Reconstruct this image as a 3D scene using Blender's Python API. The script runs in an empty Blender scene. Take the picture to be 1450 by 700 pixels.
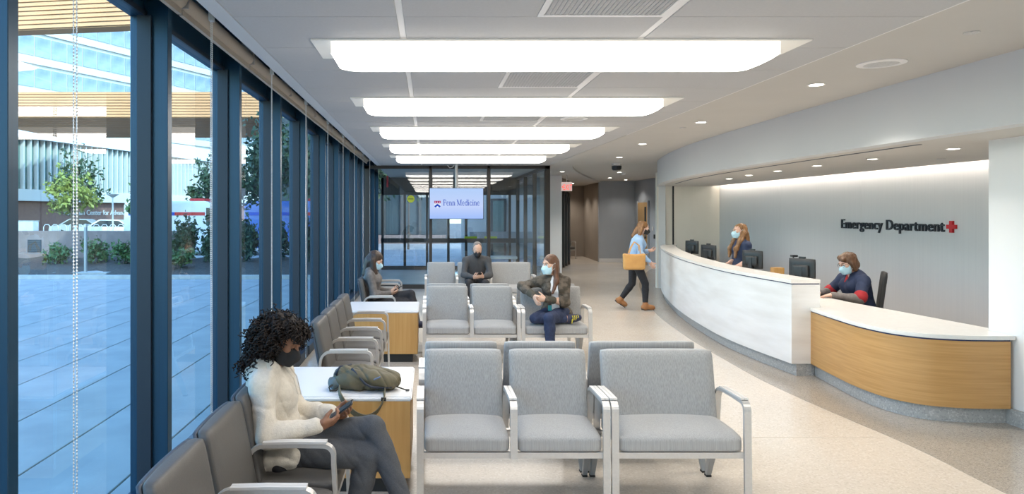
import bpy, bmesh, math, random
import numpy as np
from mathutils import Vector, Matrix

# ------------------------------------------------------------------ camera, sky, sun, exposure
SC = bpy.context.scene
COL = SC.collection
cam_d = bpy.data.cameras.new('camera')
cam_d.sensor_width = 36.0
cam_d.sensor_fit = 'HORIZONTAL'
cam_d.lens = 967.0 / 1450.0 * 36.0
cam_d.shift_x = (725 - 607) / 1450.0
cam_d.shift_y = -(350 - 302) / 1450.0
cam_d.clip_start = 0.05
cam_d.clip_end = 1000
cam = bpy.data.objects.new('camera', cam_d)
COL.objects.link(cam)
cam.location = (0, 0, 1.78)
cam.rotation_euler = (math.pi / 2, 0, 0)
SC.camera = cam

SUN_DIR = Vector((0.5, -0.75, 0.62)).normalized()          # towards the sun
world = bpy.data.worlds.new('world')
SC.world = world
world.use_nodes = True
wn = world.node_tree.nodes
wn.clear()
w_out = wn.new('ShaderNodeOutputWorld')
w_bg = wn.new('ShaderNodeBackground')
w_sky = wn.new('ShaderNodeTexSky')
w_sky.sky_type = 'NISHITA'
w_sky.sun_disc = False
w_sky.sun_elevation = math.asin(SUN_DIR.z)
w_sky.sun_rotation = math.atan2(SUN_DIR.x, SUN_DIR.y)
w_sky.air_density = 1.2
w_sky.ozone_density = 2.5
w_bg.inputs['Strength'].default_value = 0.46
world.node_tree.links.new(w_sky.outputs[0], w_bg.inputs[0])
world.node_tree.links.new(w_bg.outputs[0], w_out.inputs[0])

sun_d = bpy.data.lights.new('sun', 'SUN')
sun_d.energy = 2.3
sun_d.color = (1.0, 0.9, 0.76)
sun_d.angle = 0.009
sun = bpy.data.objects.new('sun', sun_d)
COL.objects.link(sun)
sun.rotation_euler = (-SUN_DIR).to_track_quat('-Z', 'Y').to_euler()

LAMP_E = 5.6          # radiance of the linear ceiling lamps
SPOT_W = 55.0         # watts of one lobby downlight
COVE_E = 16.0

SC.view_settings.view_transform = 'Standard'
SC.view_settings.look = 'None'
SC.view_settings.exposure = 1.1
SC.view_settings.gamma = 1.0
SC.view_settings.use_curve_mapping = False
try:
    SC.cycles.use_denoising = True
    SC.cycles.max_bounces = 10
    SC.cycles.diffuse_bounces = 5
    SC.cycles.glossy_bounces = 4
    SC.cycles.transparent_max_bounces = 32
    SC.cycles.caustics_reflective = False
    SC.cycles.caustics_refractive = False
    SC.cycles.sample_clamp_indirect = 6.0
except Exception:
    pass
random.seed(7)
rng = np.random.default_rng(7)
PI = math.pi

# ------------------------------------------------------------------ materials
MATS = {}

def mat(name, col, rough=0.6, metal=0.0, col2=None, scale=(8, 8, 8), detail=4, bump=0.0, bscale=None,
        spec=0.5, emit=None, estr=0.0, ramp=(0.35, 0.65), sheen=0.0, coat=0.0):
    """Principled material; col2 mixes in through stretched noise, bump adds fine relief."""
    m = bpy.data.materials.new(name)
    m.use_nodes = True
    nt = m.node_tree
    b = nt.nodes['Principled BSDF']
    b.inputs['Base Color'].default_value = (*col, 1)
    b.inputs['Roughness'].default_value = rough
    b.inputs['Metallic'].default_value = metal
    b.inputs['Specular IOR Level'].default_value = spec
    b.inputs['Sheen Weight'].default_value = sheen
    b.inputs['Coat Weight'].default_value = coat
    if emit:
        b.inputs['Emission Color'].default_value = (*emit, 1)
        b.inputs['Emission Strength'].default_value = estr
    tc = nt.nodes.new('ShaderNodeTexCoord')
    if col2 is not None:
        mp = nt.nodes.new('ShaderNodeMapping')
        mp.inputs['Scale'].default_value = scale
        nz = nt.nodes.new('ShaderNodeTexNoise')
        nz.inputs['Scale'].default_value = 1.0
        nz.inputs['Detail'].default_value = detail
        rp = nt.nodes.new('ShaderNodeValToRGB')
        rp.color_ramp.elements[0].position = ramp[0]
        rp.color_ramp.elements[1].position = ramp[1]
        rp.color_ramp.elements[0].color = (*col, 1)
        rp.color_ramp.elements[1].color = (*col2, 1)
        nt.links.new(tc.outputs['Object'], mp.inputs[0])
        nt.links.new(mp.outputs[0], nz.inputs['Vector'])
        nt.links.new(nz.outputs[0], rp.inputs[0])
        nt.links.new(rp.outputs[0], b.inputs['Base Color'])
    if bump:
        mp2 = nt.nodes.new('ShaderNodeMapping')
        mp2.inputs['Scale'].default_value = bscale or scale
        nz2 = nt.nodes.new('ShaderNodeTexNoise')
        nz2.inputs['Scale'].default_value = 1.0
        nz2.inputs['Detail'].default_value = 3
        bp = nt.nodes.new('ShaderNodeBump')
        bp.inputs['Strength'].default_value = bump
        bp.inputs['Distance'].default_value = 0.01
        nt.links.new(tc.outputs['Object'], mp2.inputs[0])
        nt.links.new(mp2.outputs[0], nz2.inputs['Vector'])
        nt.links.new(nz2.outputs[0], bp.inputs['Height'])
        nt.links.new(bp.outputs[0], b.inputs['Normal'])
    MATS[name] = m
    return m

def glass_mat(name, tint, ior=1.9, rough=0.0):
    """Thin architectural pane: fresnel mix of a tinted see-through and a mirror reflection."""
    m = bpy.data.materials.new(name)
    m.use_nodes = True
    nt = m.node_tree
    nt.nodes.clear()
    out = nt.nodes.new('ShaderNodeOutputMaterial')
    mix = nt.nodes.new('ShaderNodeMixShader')
    tr = nt.nodes.new('ShaderNodeBsdfTransparent')
    gl = nt.nodes.new('ShaderNodeBsdfGlossy')
    lw = nt.nodes.new('ShaderNodeLayerWeight')
    lw.inputs['Blend'].default_value = 0.5
    pw = nt.nodes.new('ShaderNodeMath'); pw.operation = 'POWER'; pw.inputs[1].default_value = 5.0
    fr = nt.nodes.new('ShaderNodeMath'); fr.operation = 'MULTIPLY_ADD'
    f0 = ((ior - 1) / (ior + 1)) ** 2
    fr.inputs[1].default_value = 1 - f0; fr.inputs[2].default_value = f0
    nt.links.new(lw.outputs['Facing'], pw.inputs[0]); nt.links.new(pw.outputs[0], fr.inputs[0])
    tr.inputs[0].default_value = (*tint, 1)
    gl.inputs['Roughness'].default_value = rough
    nt.links.new(fr.outputs[0], mix.inputs[0])
    nt.links.new(tr.outputs[0], mix.inputs[1])
    nt.links.new(gl.outputs[0], mix.inputs[2])
    nt.links.new(mix.outputs[0], out.inputs[0])
    MATS[name] = m
    return m

def terrazzo(name, base, chip1, chip2, rough=0.22, scale=90.0, spec=0.5):
    m = bpy.data.materials.new(name)
    m.use_nodes = True
    nt = m.node_tree
    b = nt.nodes['Principled BSDF']
    b.inputs['Roughness'].default_value = rough
    b.inputs['Specular IOR Level'].default_value = spec
    tc = nt.nodes.new('ShaderNodeTexCoord')
    vo = nt.nodes.new('ShaderNodeTexVoronoi')
    vo.inputs['Scale'].default_value = scale
    rp = nt.nodes.new('ShaderNodeValToRGB')
    cr = rp.color_ramp
    cr.interpolation = 'CONSTANT'
    cr.elements[0].position = 0.0
    cr.elements[0].color = (*chip1, 1)
    cr.elements[1].position = 0.16
    cr.elements[1].color = (*base, 1)
    e = cr.elements.new(0.86)
    e.color = (*chip2, 1)
    sep = nt.nodes.new('ShaderNodeSeparateColor')
    nz = nt.nodes.new('ShaderNodeTexNoise')
    nz.inputs['Scale'].default_value = 0.9
    nz.inputs['Detail'].default_value = 5
    mx = nt.nodes.new('ShaderNodeMix')
    mx.data_type = 'RGBA'
    mx.blend_type = 'MULTIPLY'
    mx.inputs[0].default_value = 0.22
    nt.links.new(tc.outputs['Object'], vo.inputs['Vector'])
    nt.links.new(tc.outputs['Object'], nz.inputs['Vector'])
    nt.links.new(vo.outputs['Color'], sep.inputs[0])
    nt.links.new(sep.outputs[0], rp.inputs[0])
    nt.links.new(rp.outputs[0], mx.inputs[6])
    nt.links.new(nz.outputs[0], mx.inputs[7])
    nt.links.new(mx.outputs[2], b.inputs['Base Color'])
    MATS[name] = m
    return m

def emit_mat(name, col, strength):
    m = bpy.data.materials.new(name)
    m.use_nodes = True
    nt = m.node_tree
    nt.nodes.clear()
    out = nt.nodes.new('ShaderNodeOutputMaterial')
    e = nt.nodes.new('ShaderNodeEmission')
    e.inputs[0].default_value = (*col, 1)
    e.inputs[1].default_value = strength
    nt.links.new(e.outputs[0], out.inputs[0])
    MATS[name] = m
    return m

M_CEIL = mat('ceiling_panel_white', (0.53, 0.522, 0.515), 0.85, col2=(0.51, 0.502, 0.495), scale=(60, 60, 60), bump=0.08, bscale=(140, 140, 140))
M_GYP = mat('plaster_white', (0.56, 0.535, 0.495), 0.8, col2=(0.545, 0.52, 0.48), scale=(2, 2, 2))
M_STRIP = mat('white_metal_strip', (0.82, 0.80, 0.78), 0.5)
M_GAP = mat('joint_grey', (0.30, 0.29, 0.28), 0.9)
M_FASCIA = mat('fascia_grey_white', (0.61, 0.62, 0.63), 0.65, col2=(0.60, 0.612, 0.623), scale=(2, 2, 2))
M_WALLW = mat('wall_white', (0.76, 0.76, 0.765), 0.6, col2=(0.75, 0.75, 0.757), scale=(2, 2, 2))
M_WALLB = mat('wallcovering_pale_grey', (0.57, 0.58, 0.60), 0.55, col2=(0.545, 0.557, 0.58), scale=(40, 40, 0.5), bump=0.05)
M_WARM = mat('plaster_warm', (0.78, 0.74, 0.66), 0.7, col2=(0.76, 0.72, 0.64), scale=(3, 3, 3))
M_WGREY = mat('wall_slate_grey', (0.38, 0.41, 0.455), 0.6, col2=(0.365, 0.395, 0.44), scale=(5, 5, 2))
M_WBROWN = mat('wall_dim_brown', (0.30, 0.255, 0.215), 0.7, col2=(0.285, 0.24, 0.20), scale=(5, 5, 2))  # brown puts the corridor's dim light into the wall colour
M_NAVY = mat('mullion_blue_black', (0.009, 0.046, 0.086), 0.36, 0.2, col2=(0.008, 0.040, 0.077), scale=(60, 60, 1.5))
M_BRONZE = mat('frame_dark_bronze', (0.045, 0.04, 0.036), 0.4, 0.4, col2=(0.055, 0.048, 0.043), scale=(50, 50, 2))
M_SILL = mat('sill_black', (0.012, 0.018, 0.03), 0.45)
M_GLASS = glass_mat('window_glass', (0.54, 0.82, 0.95), 1.75)
M_GLASS2 = glass_mat('screen_glass', (0.72, 0.82, 0.86), 2.0)
M_FLOOR = terrazzo('terrazzo_cream', (0.70, 0.62, 0.53), (0.63, 0.555, 0.47), (0.76, 0.69, 0.61), 0.2)
M_FGREY = terrazzo('terrazzo_grey', (0.40, 0.36, 0.31), (0.30, 0.265, 0.23), (0.49, 0.44, 0.385), 0.2, 150.0)
M_BASE = terrazzo('terrazzo_base', (0.42, 0.42, 0.41), (0.34, 0.345, 0.345), (0.53, 0.53, 0.52), 0.4, 90)
M_LAMP = emit_mat('lamp_lens', (1.0, 0.955, 0.885), LAMP_E)
M_LAMPS = emit_mat('lamp_lens_side', (1.0, 0.955, 0.885), LAMP_E * 0.14)
M_LAMPTRAY = mat('lamp_tray', (0.9, 0.88, 0.82), 0.6)
M_DOWN = emit_mat('downlight_lens', (1.0, 0.93, 0.84), 6.0)
M_COVE = emit_mat('cove_strip', (1.0, 0.90, 0.78), COVE_E)
M_BLIND = mat('blind_fabric', (0.50, 0.44, 0.36), 0.8, col2=(0.46, 0.40, 0.33), scale=(200, 200, 200))
M_CHAIN = mat('bead_chain', (0.62, 0.61, 0.60), 0.35, 0.6)
M_FAB = mat('fabric_light_grey', (0.285, 0.283, 0.278), 0.8, col2=(0.375, 0.372, 0.366), scale=(230, 230, 6), detail=5, bump=0.12, bscale=(300, 300, 60), sheen=0.2)
M_VINYL = mat('vinyl_taupe_grey', (0.088, 0.083, 0.078), 0.5, col2=(0.097, 0.092, 0.086), scale=(150, 150, 150), bump=0.1, bscale=(220, 220, 220))
M_PIPE = mat('vinyl_slate_side', (0.05, 0.065, 0.09), 0.5)
M_METAL = mat('champagne_silver_metal', (0.60, 0.585, 0.565), 0.36, 0.55, col2=(0.57, 0.555, 0.535), scale=(90, 90, 90))
M_METALL = mat('arm_cap_pale', (0.72, 0.70, 0.675), 0.4, 0.3)
M_LEGG = mat('grey_metal_leg_shade', (0.36, 0.37, 0.38), 0.4, 0.5)  # plain grey metal; on rear chair legs the darker tone paints in shadow
M_FOOT = mat('black_foot', (0.02, 0.02, 0.02), 0.6)
M_TOPW = mat('table_white', (0.82, 0.82, 0.82), 0.25)
M_OAK = mat('oak_veneer', (0.50, 0.275, 0.085), 0.45, col2=(0.56, 0.325, 0.115), scale=(38, 38, 1.5), detail=6)
M_OAKH = mat('oak_veneer_across', (0.46, 0.245, 0.078), 0.42, col2=(0.54, 0.30, 0.108), scale=(2.0, 2.0, 60), detail=6)
M_BLACK = mat('black_plastic', (0.018, 0.02, 0.022), 0.45)
M_STONE = mat('pale_marble', (0.76, 0.755, 0.75), 0.35, col2=(0.66, 0.645, 0.63), scale=(1.2, 1.2, 9), detail=8, ramp=(0.4, 0.75))
M_QUARTZ = mat('counter_top_quartz', (0.80, 0.775, 0.74), 0.25, col2=(0.77, 0.745, 0.71), scale=(30, 30, 30))
M_REVEAL = mat('navy_reveal', (0.02, 0.03, 0.10), 0.5)
M_TEXT = mat('sign_black', (0.018, 0.024, 0.034), 0.5)
M_RED = mat('sign_red', (0.50, 0.012, 0.018), 0.5)
M_REDGLOW = emit_mat('exit_red', (1.0, 0.05, 0.03), 0.8)
M_SIGNW = mat('sign_housing_white', (0.7, 0.68, 0.66), 0.5)
M_GRILLE = mat('grille_grey', (0.50, 0.49, 0.475), 0.6, col2=(0.60, 0.59, 0.57), scale=(70, 70, 70))
M_DOOROAK = mat('door_oak', (0.46, 0.28, 0.12), 0.5, col2=(0.52, 0.33, 0.15), scale=(40, 40, 2))

# ------------------------------------------------------------------ geometry helpers
def link(o, parent=None):
    COL.objects.link(o)
    if parent is not None:
        o.parent = parent
    return o

def tag(o, label=None, cat=None, group=None, kind=None):
    if label: o['label'] = label
    if cat: o['category'] = cat
    if group: o['group'] = group
    if kind: o['kind'] = kind
    return o

def root(name, label, cat, loc=(0, 0, 0), rz=0.0, group=None, kind=None):
    o = bpy.data.objects.new(name, None)
    o.empty_display_size = 0.1
    o.location = loc
    o.rotation_euler = (0, 0, rz)
    link(o)
    return tag(o, label, cat, group, kind)

class MB:
    """Collects geometry for ONE mesh object."""
    def __init__(s):
        s.v, s.f = [], []
    def add(s, vs, fs):
        n = len(s.v)
        s.v.extend([tuple(p) for p in vs])
        s.f.extend([tuple(i + n for i in f) for f in fs])
        return s
    def box(s, x0, x1, y0, y1, z0, z1):
        return s.add([(x0, y0, z0), (x1, y0, z0), (x1, y1, z0), (x0, y1, z0), (x0, y0, z1), (x1, y0, z1), (x1, y1, z1), (x0, y1, z1)],
                     [(0, 3, 2, 1), (4, 5, 6, 7), (0, 1, 5, 4), (1, 2, 6, 5), (2, 3, 7, 6), (3, 0, 4, 7)])
    def prism(s, poly, z0, z1):
        a = sum(poly[i][0] * poly[(i + 1) % len(poly)][1] - poly[(i + 1) % len(poly)][0] * poly[i][1] for i in range(len(poly)))
        if a < 0: poly = poly[::-1]
        n = len(poly)
        vs = [(p[0], p[1], z0) for p in poly] + [(p[0], p[1], z1) for p in poly]
        fs = [tuple(range(n - 1, -1, -1)), tuple(range(n, 2 * n))]
        fs += [(i, (i + 1) % n, n + (i + 1) % n, n + i) for i in range(n)]
        return s.add(vs, fs)
    def wall(s, pts, z0, z1, th):
        """A wall strip following a plan polyline; thickness to the right-hand side of travel."""
        n = len(pts)
        off = []
        for i in range(n):
            a = Vector(pts[max(i - 1, 0)]); b = Vector(pts[min(i + 1, n - 1)])
            d = (b - a).normalized()
            off.append((pts[i][0] + d.y * th, pts[i][1] - d.x * th))
        return s.prism(list(pts) + off[::-1], z0, z1) if n == 2 else s._strip(pts, off, z0, z1)
    def _strip(s, a, b, z0, z1):
        n = len(a)
        vs = [(p[0], p[1], z0) for p in a] + [(p[0], p[1], z1) for p in a] + [(p[0], p[1], z0) for p in b] + [(p[0], p[1], z1) for p in b]
        fs = []
        for i in range(n - 1):
            fs += [(i, n + i, n + i + 1, i + 1), (2 * n + i, 2 * n + i + 1, 3 * n + i + 1, 3 * n + i),
                   (n + i, 3 * n + i, 3 * n + i + 1, n + i + 1), (i, i + 1, 2 * n + i + 1, 2 * n + i)]
        fs += [(0, 2 * n, 3 * n, n), (n - 1, 2 * n - 1, 4 * n - 1, 3 * n - 1)]
        return s.add(vs, fs)
    def tube(s, pts, r, n=8, cap=True):
        pts = [Vector(p) for p in pts]
        rs = r if isinstance(r, (list, tuple)) else [r] * len(pts)
        base = len(s.v)
        prev = None
        for i, p in enumerate(pts):
            t = (pts[min(i + 1, len(pts) - 1)] - pts[max(i - 1, 0)]).normalized()
            if prev is None:
                u = t.orthogonal().normalized()
            else:
                u = (prev - t * prev.dot(t))
                u = u.normalized() if u.length > 1e-6 else t.orthogonal().normalized()
            prev = u
            w = t.cross(u)
            for k in range(n):
                a = 2 * PI * k / n
                s.v.append(tuple(p + (u * math.cos(a) + w * math.sin(a)) * rs[i]))
        for i in range(len(pts) - 1):
            for k in range(n):
                a, b = base + i * n + k, base + i * n + (k + 1) % n
                s.f.append((a, b, b + n, a + n))
        if cap:
            s.f.append(tuple(base + k for k in range(n - 1, -1, -1)))
            e = base + (len(pts) - 1) * n
            s.f.append(tuple(e + k for k in range(n)))
        return s
    def lathe(s, prof, c=(0, 0, 0), n=20):
        base = len(s.v)
        for r, z in prof:
            for k in range(n):
                a = 2 * PI * k / n
                s.v.append((c[0] + r * math.cos(a), c[1] + r * math.sin(a), c[2] + z))
        for i in range(len(prof) - 1):
            for k in range(n):
                a, b = base + i * n + k, base + i * n + (k + 1) % n
                s.f.append((a, b, b + n, a + n))
        s.f.append(tuple(base + k for k in range(n - 1, -1, -1)))
        e = base + (len(prof) - 1) * n
        s.f.append(tuple(e + k for k in range(n)))
        return s
    def bar(s, path, width, th, axis=Vector((1, 0, 0))):
        """Flat bar swept along a path; `axis` is the width direction, th the thickness across it."""
        pts = [Vector(p) for p in path]
        base = len(s.v)
        for i, p in enumerate(pts):
            t = (pts[min(i + 1, len(pts) - 1)] - pts[max(i - 1, 0)]).normalized()
            nrm = t.cross(axis).normalized()
            for sx, sn in ((-1, -1), (1, -1), (1, 1), (-1, 1)):
                s.v.append(tuple(p + axis * (sx * width / 2) + nrm * (sn * th / 2)))
        for i in range(len(pts) - 1):
            for k in range(4):
                a, b = base + i * 4 + k, base + i * 4 + (k + 1) % 4
                s.f.append((a, b, b + 4, a + 4))
        s.f.append((base + 3, base + 2, base + 1, base))
        e = base + (len(pts) - 1) * 4
        s.f.append((e, e + 1, e + 2, e + 3))
        return s
    def mesh(s, name, m, smooth=False, bevel=0.0, seg=2):
        me = bpy.data.meshes.new(name)
        me.from_pydata(s.v, [], s.f)
        bm = bmesh.new()
        bm.from_mesh(me)
        bmesh.ops.recalc_face_normals(bm, faces=bm.faces)
        if bevel:
            ed = [e for e in bm.edges if len(e.link_faces) == 2 and e.calc_face_angle(0) > 0.5]
            bmesh.ops.bevel(bm, geom=ed, offset=bevel, segments=seg, affect='EDGES', clamp_overlap=True)
        bm.to_mesh(me)
        bm.free()
        if m: me.materials.append(m)
        if smooth: 
            me.polygons.foreach_set('use_smooth', [True] * len(me.polygons))
            if smooth != 'all':
                me.set_sharp_from_angle(angle=0.6)
        return me
    def build(s, name, m, parent=None, smooth=False, bevel=0.0, seg=2, loc=(0, 0, 0), rz=0.0):
        o = bpy.data.objects.new(name, s.mesh(name, m, smooth, bevel, seg))
        o.location = loc
        o.rotation_euler = (0, 0, rz)
        return link(o, parent)

def put(name, me, parent=None, loc=(0, 0, 0), rot=(0, 0, 0)):
    o = bpy.data.objects.new(name, me)
    o.location = loc
    o.rotation_euler = rot
    return link(o, parent)

def rbox_mesh(name, m, sx, sy, sz, r, n=7, fn=None):
    """Padded box: rounded edges on a fine grid, then shaped by fn(x, y, z) -> (x, y, z). Centred on the origin."""
    h = np.array([sx, sy, sz]) / 2
    g = np.linspace(-1, 1, n)
    g = np.sign(g) * np.abs(g) ** 0.8
    vs, fs = [], []
    for ax in range(3):
        for sg in (-1, 1):
            b = len(vs)
            u, w = (ax + 1) % 3, (ax + 2) % 3
            for i in range(n):
                for j in range(n):
                    p = np.zeros(3)
                    p[ax] = sg * h[ax]; p[u] = g[i] * h[u]; p[w] = g[j] * h[w]
                    q = np.clip(p, -(h - r), h - r)
                    d = p - q
                    l = np.linalg.norm(d)
                    if l > 1e-9: p = q + d / l * r
                    vs.append(tuple(fn(*p)) if fn else tuple(p))
            for i in range(n - 1):
                for j in range(n - 1):
                    a = b + i * n + j
                    f = (a, a + n, a + n + 1, a + 1)
                    fs.append(f if sg > 0 else f[::-1])
    me = bpy.data.meshes.new(name)
    me.from_pydata(vs, [], fs)
    bm = bmesh.new(); bm.from_mesh(me)
    bmesh.ops.remove_doubles(bm, verts=bm.verts, dist=1e-5)
    bmesh.ops.recalc_face_normals(bm, faces=bm.faces)
    bm.to_mesh(me); bm.free()
    me.materials.append(m)
    me.polygons.foreach_set('use_smooth', [True] * len(me.polygons))
    return me

def spline(pts, per=6):
    """Catmull-Rom through plan points."""
    P = [Vector(p) for p in pts]
    P = [P[0] * 2 - P[1]] + P + [P[-1] * 2 - P[-2]]
    out = []
    for i in range(1, len(P) - 2):
        for k in range(per):
            t = k / per
            a, b, c, d = P[i - 1], P[i], P[i + 1], P[i + 2]
            q = 0.5 * ((2 * b) + (c - a) * t + (2 * a - 5 * b + 4 * c - d) * t * t + (3 * b - a - 3 * c + d) * t ** 3)
            out.append(tuple(q))
    out.append(tuple(P[-2]))
    return out

def offset(pts, d):
    """Offset a plan polyline to the right of travel by d."""
    n = len(pts); out = []
    for i in range(n):
        a = Vector(pts[max(i - 1, 0)]); b = Vector(pts[min(i + 1, n - 1)])
        t = (b - a).normalized()
        out.append((pts[i][0] + t.y * d, pts[i][1] - t.x * d))
    return out

def text_mesh(s, size=1.0, extrude=0.0, shear=0.0, spacing=1.0, offset_=0.0):
    cu = bpy.data.curves.new('lettering', 'FONT')
    cu.body = s; cu.size = size; cu.extrude = extrude; cu.shear = shear
    cu.space_character = spacing; cu.resolution_u = 3; cu.offset = offset_
    o = bpy.data.objects.new('lettering', cu)
    COL.objects.link(o)
    dg = bpy.context.evaluated_depsgraph_get()
    me = bpy.data.meshes.new_from_object(o.evaluated_get(dg))
    bpy.data.objects.remove(o); bpy.data.curves.remove(cu)
    return me

def islands(me):
    """Split a mesh into (verts, faces) lists, one per loose island, ordered along x."""
    n = len(me.vertices); par = list(range(n))
    def find(a):
        while par[a] != a:
            par[a] = par[par[a]]; a = par[a]
        return a
    for e in me.edges:
        a, b = find(e.vertices[0]), find(e.vertices[1])
        if a != b: par[a] = b
    gr = {}
    for p in me.polygons:
        gr.setdefault(find(p.vertices[0]), []).append(tuple(p.vertices))
    res = []
    for fs in gr.values():
        ids = sorted({i for f in fs for i in f}); mp = {i: k for k, i in enumerate(ids)}
        res.append(([tuple(me.vertices[i].co) for i in ids], [tuple(mp[i] for i in f) for f in fs]))
    res.sort(key=lambda r: min(v[0] for v in r[0]))
    return res
# ------------------------------------------------------------------ the setting: floor, ceiling, walls
CZ = 2.90                    # panel ceiling
GZ = 2.95                    # plaster ceiling
SZ = 2.42                    # soffit over the reception
GLX = -1.70                  # glazing plane
MUL = [2.50 + 1.512 * k for k in range(-4, 13)]

fl = MB().prism([(-1.74, -5), (9, -5), (9, 30), (4.76, 30), (4.76, 23.72), (4.0, 21.54), (-1.74, 21.54)], -0.15, 0.0).build('floor', M_FLOOR)
tag(fl, 'cream terrazzo floor of the waiting room', kind='structure')
bord = spline([(3.80, 0.5), (3.72, 3.3), (3.66, 4.35), (3.68, 5.2), (3.57, 6.5), (3.56, 7.7), (3.74, 10.1), (4.19, 12.9), (5.3, 17.2), (6.75, 21.0), (7.5, 22.4)], 6)
MB().prism(bord + [(8.9, 22.4), (8.9, 0.5)], -0.05, 0.002).build('border', M_FGREY, fl)['label'] = 'grey terrazzo border along the reception counter'
M_STRIPF = mat('divider_strip', (0.52, 0.46, 0.39), 0.4)
for y in (1.4, 5.41, 9.43, 13.45, 17.5):
    MB().box(-1.5, 3.55, y, y + 0.006, -0.02, 0.0012).build('divider_strip', M_STRIPF, fl)

ce = MB().box(-1.22, 2.84, -5, 21.6, CZ + 0.022, 3.4).build('ceiling', M_GAP)
tag(ce, 'white panel and plaster ceiling of the waiting room', kind='structure')
curve_in = spline([(2.84, 9.8), (2.85, 10.86), (2.90, 12.1), (3.11, 14.25), (3.54, 16.8), (4.35, 19.6), (5.3, 22.3), (6.3, 25.0)], 6)
MB().box(2.84, 9, -5, 30, GZ, 3.4).build('plaster_ceiling', M_GYP, ce)
MB().prism(curve_in + [(6.3, 30), (2.84, 30)], CZ, GZ + 0.01).build('plaster_bulkhead', M_GYP, ce, smooth=True)
MB().box(2.835, 2.845, -5, 9.8, CZ, GZ).build('ceiling_edge_trim', M_STRIP, ce)
MB().box(-1.22, -1.12, -5, 16.1, CZ - 0.002, CZ + 0.03).build('ceiling_edge_trim', M_FASCIA, ce)
cols = [(-1.118, -0.183), (-0.143, 1.34), (1.38, 2.834)]
panel_me = {}
r0 = 4.63 - 0.733 * 10
k = 0
while r0 + 0.733 * k < 16.0:
    y = r0 + 0.733 * k
    for ci, (xa, xb) in enumerate(cols):
        yb = min(y + 0.725, 16.04)
        ly = round(yb - y - 0.0, 3)
        key = (ci, ly)
        grille = ci == 1 and (k % 3 == 2)
        if grille:
            # a square return-air grille takes the middle of this panel
            for gx0, gx1 in ((xa, 0.615), (1.345, xb)):
                if gx1 - gx0 > 0.05:
                    put('ceiling_panel', MB().box(0, gx1 - gx0, 0, ly, 0, 0.02).mesh('ceiling_panel', M_CEIL), ce, (gx0, y, CZ))
            continue
        if key not in panel_me:
            panel_me[key] = MB().box(0, xb - xa, 0, ly, 0, 0.02).mesh('ceiling_panel', M_CEIL, bevel=0.003, seg=1)
        put('ceiling_panel', panel_me[key], ce, (xa, y, CZ))
    k += 1
for x in (-0.163, 1.36):
    MB().box(x - 0.0185, x + 0.0185, -2.7, 16.04, CZ + 0.004, CZ + 0.02).build('joint_strip', M_STRIP, ce)
# vestibule ceiling
MB().box(-1.22, 2.84, 16.16, 21.6, CZ, CZ + 0.02).build('ceiling_panel', M_GYP, ce)
# roof deck of the blind pocket
MB().box(-1.78, -1.20, -5, 21.6, 3.36, 3.4).build('blind_pocket_lid', M_GYP, ce)

# --- window wall
bead = MB().box(-0.03, 0.05, -0.012, 0.012, 0, 2.93 - 0.155).mesh('glazing_bead', M_SILL)
mull = MB().box(-1.74, -1.52, -0.0325, 0.0325, 0.09, 3.36).mesh('mullion', M_NAVY, bevel=0.003, seg=1)
def pane_mesh(w, h):
    me = bpy.data.meshes.new('pane')
    me.from_pydata([(0, 0, 0), (0, w, 0), (0, w, h), (0, 0, h)], [], [(0, 1, 2, 3)])
    me.materials.append(M_GLASS)
    return me
pm = pane_mesh(1.512 - 0.065, 2.93 - 0.155)
L = 1.512
head_me = MB().box(-1.74, -1.66, 0.0325, L - 0.0325, 2.93, 3.36).mesh('head_panel', M_NAVY)
hline = MB().box(-1.655, -1.64, 0.0325, L - 0.0325, 2.925, 2.955).mesh('head_bead', M_SILL)
sill_me = MB().box(-1.74, -1.50, 0.0325, L - 0.0325, 0.0, 0.11).mesh('sill', M_SILL)
rail_me = MB().box(-1.74, -1.64, 0.0325, L - 0.0325, 0.11, 0.155).mesh('bottom_rail', M_NAVY)
for i, y in enumerate(MUL):
    w = root('window_%d' % (i + 1), 'floor-to-ceiling window bay %d of the glazed wall' % (i + 1), None, (0, y, 0), kind='structure')
    put('mullion', mull, w)
    if i < len(MUL) - 1:
        put('pane', pm, w, (GLX, 0.0325, 0.155))
        put('head_panel', head_me, w); put('head_bead', hline, w); put('sill', sill_me, w); put('bottom_rail', rail_me, w)
        put('glazing_bead', bead, w, (-1.66, 0.045, 0.155)); put('glazing_bead', bead, w, (-1.66, L - 0.045, 0.155))

# --- glazed vestibule screen (front, side and far side)
ves = root('wall_vestibule', 'dark framed glass screen of the entrance vestibule', None, (0, 0, 0), kind='structure')
VY, VF = 16.1, 21.5
def post(x, y, w, d, z1=CZ): MB().box(x - w / 2, x + w / 2, y - d / 2, y + d / 2, 0, z1).build('post', M_BRONZE, ves, bevel=0.004, seg=1)
for x, w in ((-1.45, 0.12), (0.045, 0.075), (1.415, 0.075), (2.79, 0.13)): post(x, VY, w, 0.12)
MB().box(-1.51, 2.855, VY - 0.06, VY + 0.06, CZ - 0.075, CZ).build('head_rail', M_BRONZE, ves)
MB().box(-1.51, 2.855, VY - 0.04, VY + 0.04, 0, 0.1).build('bottom_rail', M_BRONZE, ves)
def vpane(a, b, z0, z1, m=None):
    me = bpy.data.meshes.new('pane')
    me.from_pydata([(a[0], a[1], z0), (b[0], b[1], z0), (b[0], b[1], z1), (a[0], a[1], z1)], [], [(0, 1, 2, 3)])
    me.materials.append(m or M_GLASS2)
    put('pane', me, ves)
for xa, xb in ((-1.39, 0.0), (0.09, 1.37), (1.46, 2.72)): vpane((xa, VY), (xb, VY), 0.1, CZ - 0.075)
for y in (18.0, 19.7, 21.4): post(2.79, y, 0.10, 0.10)
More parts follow.
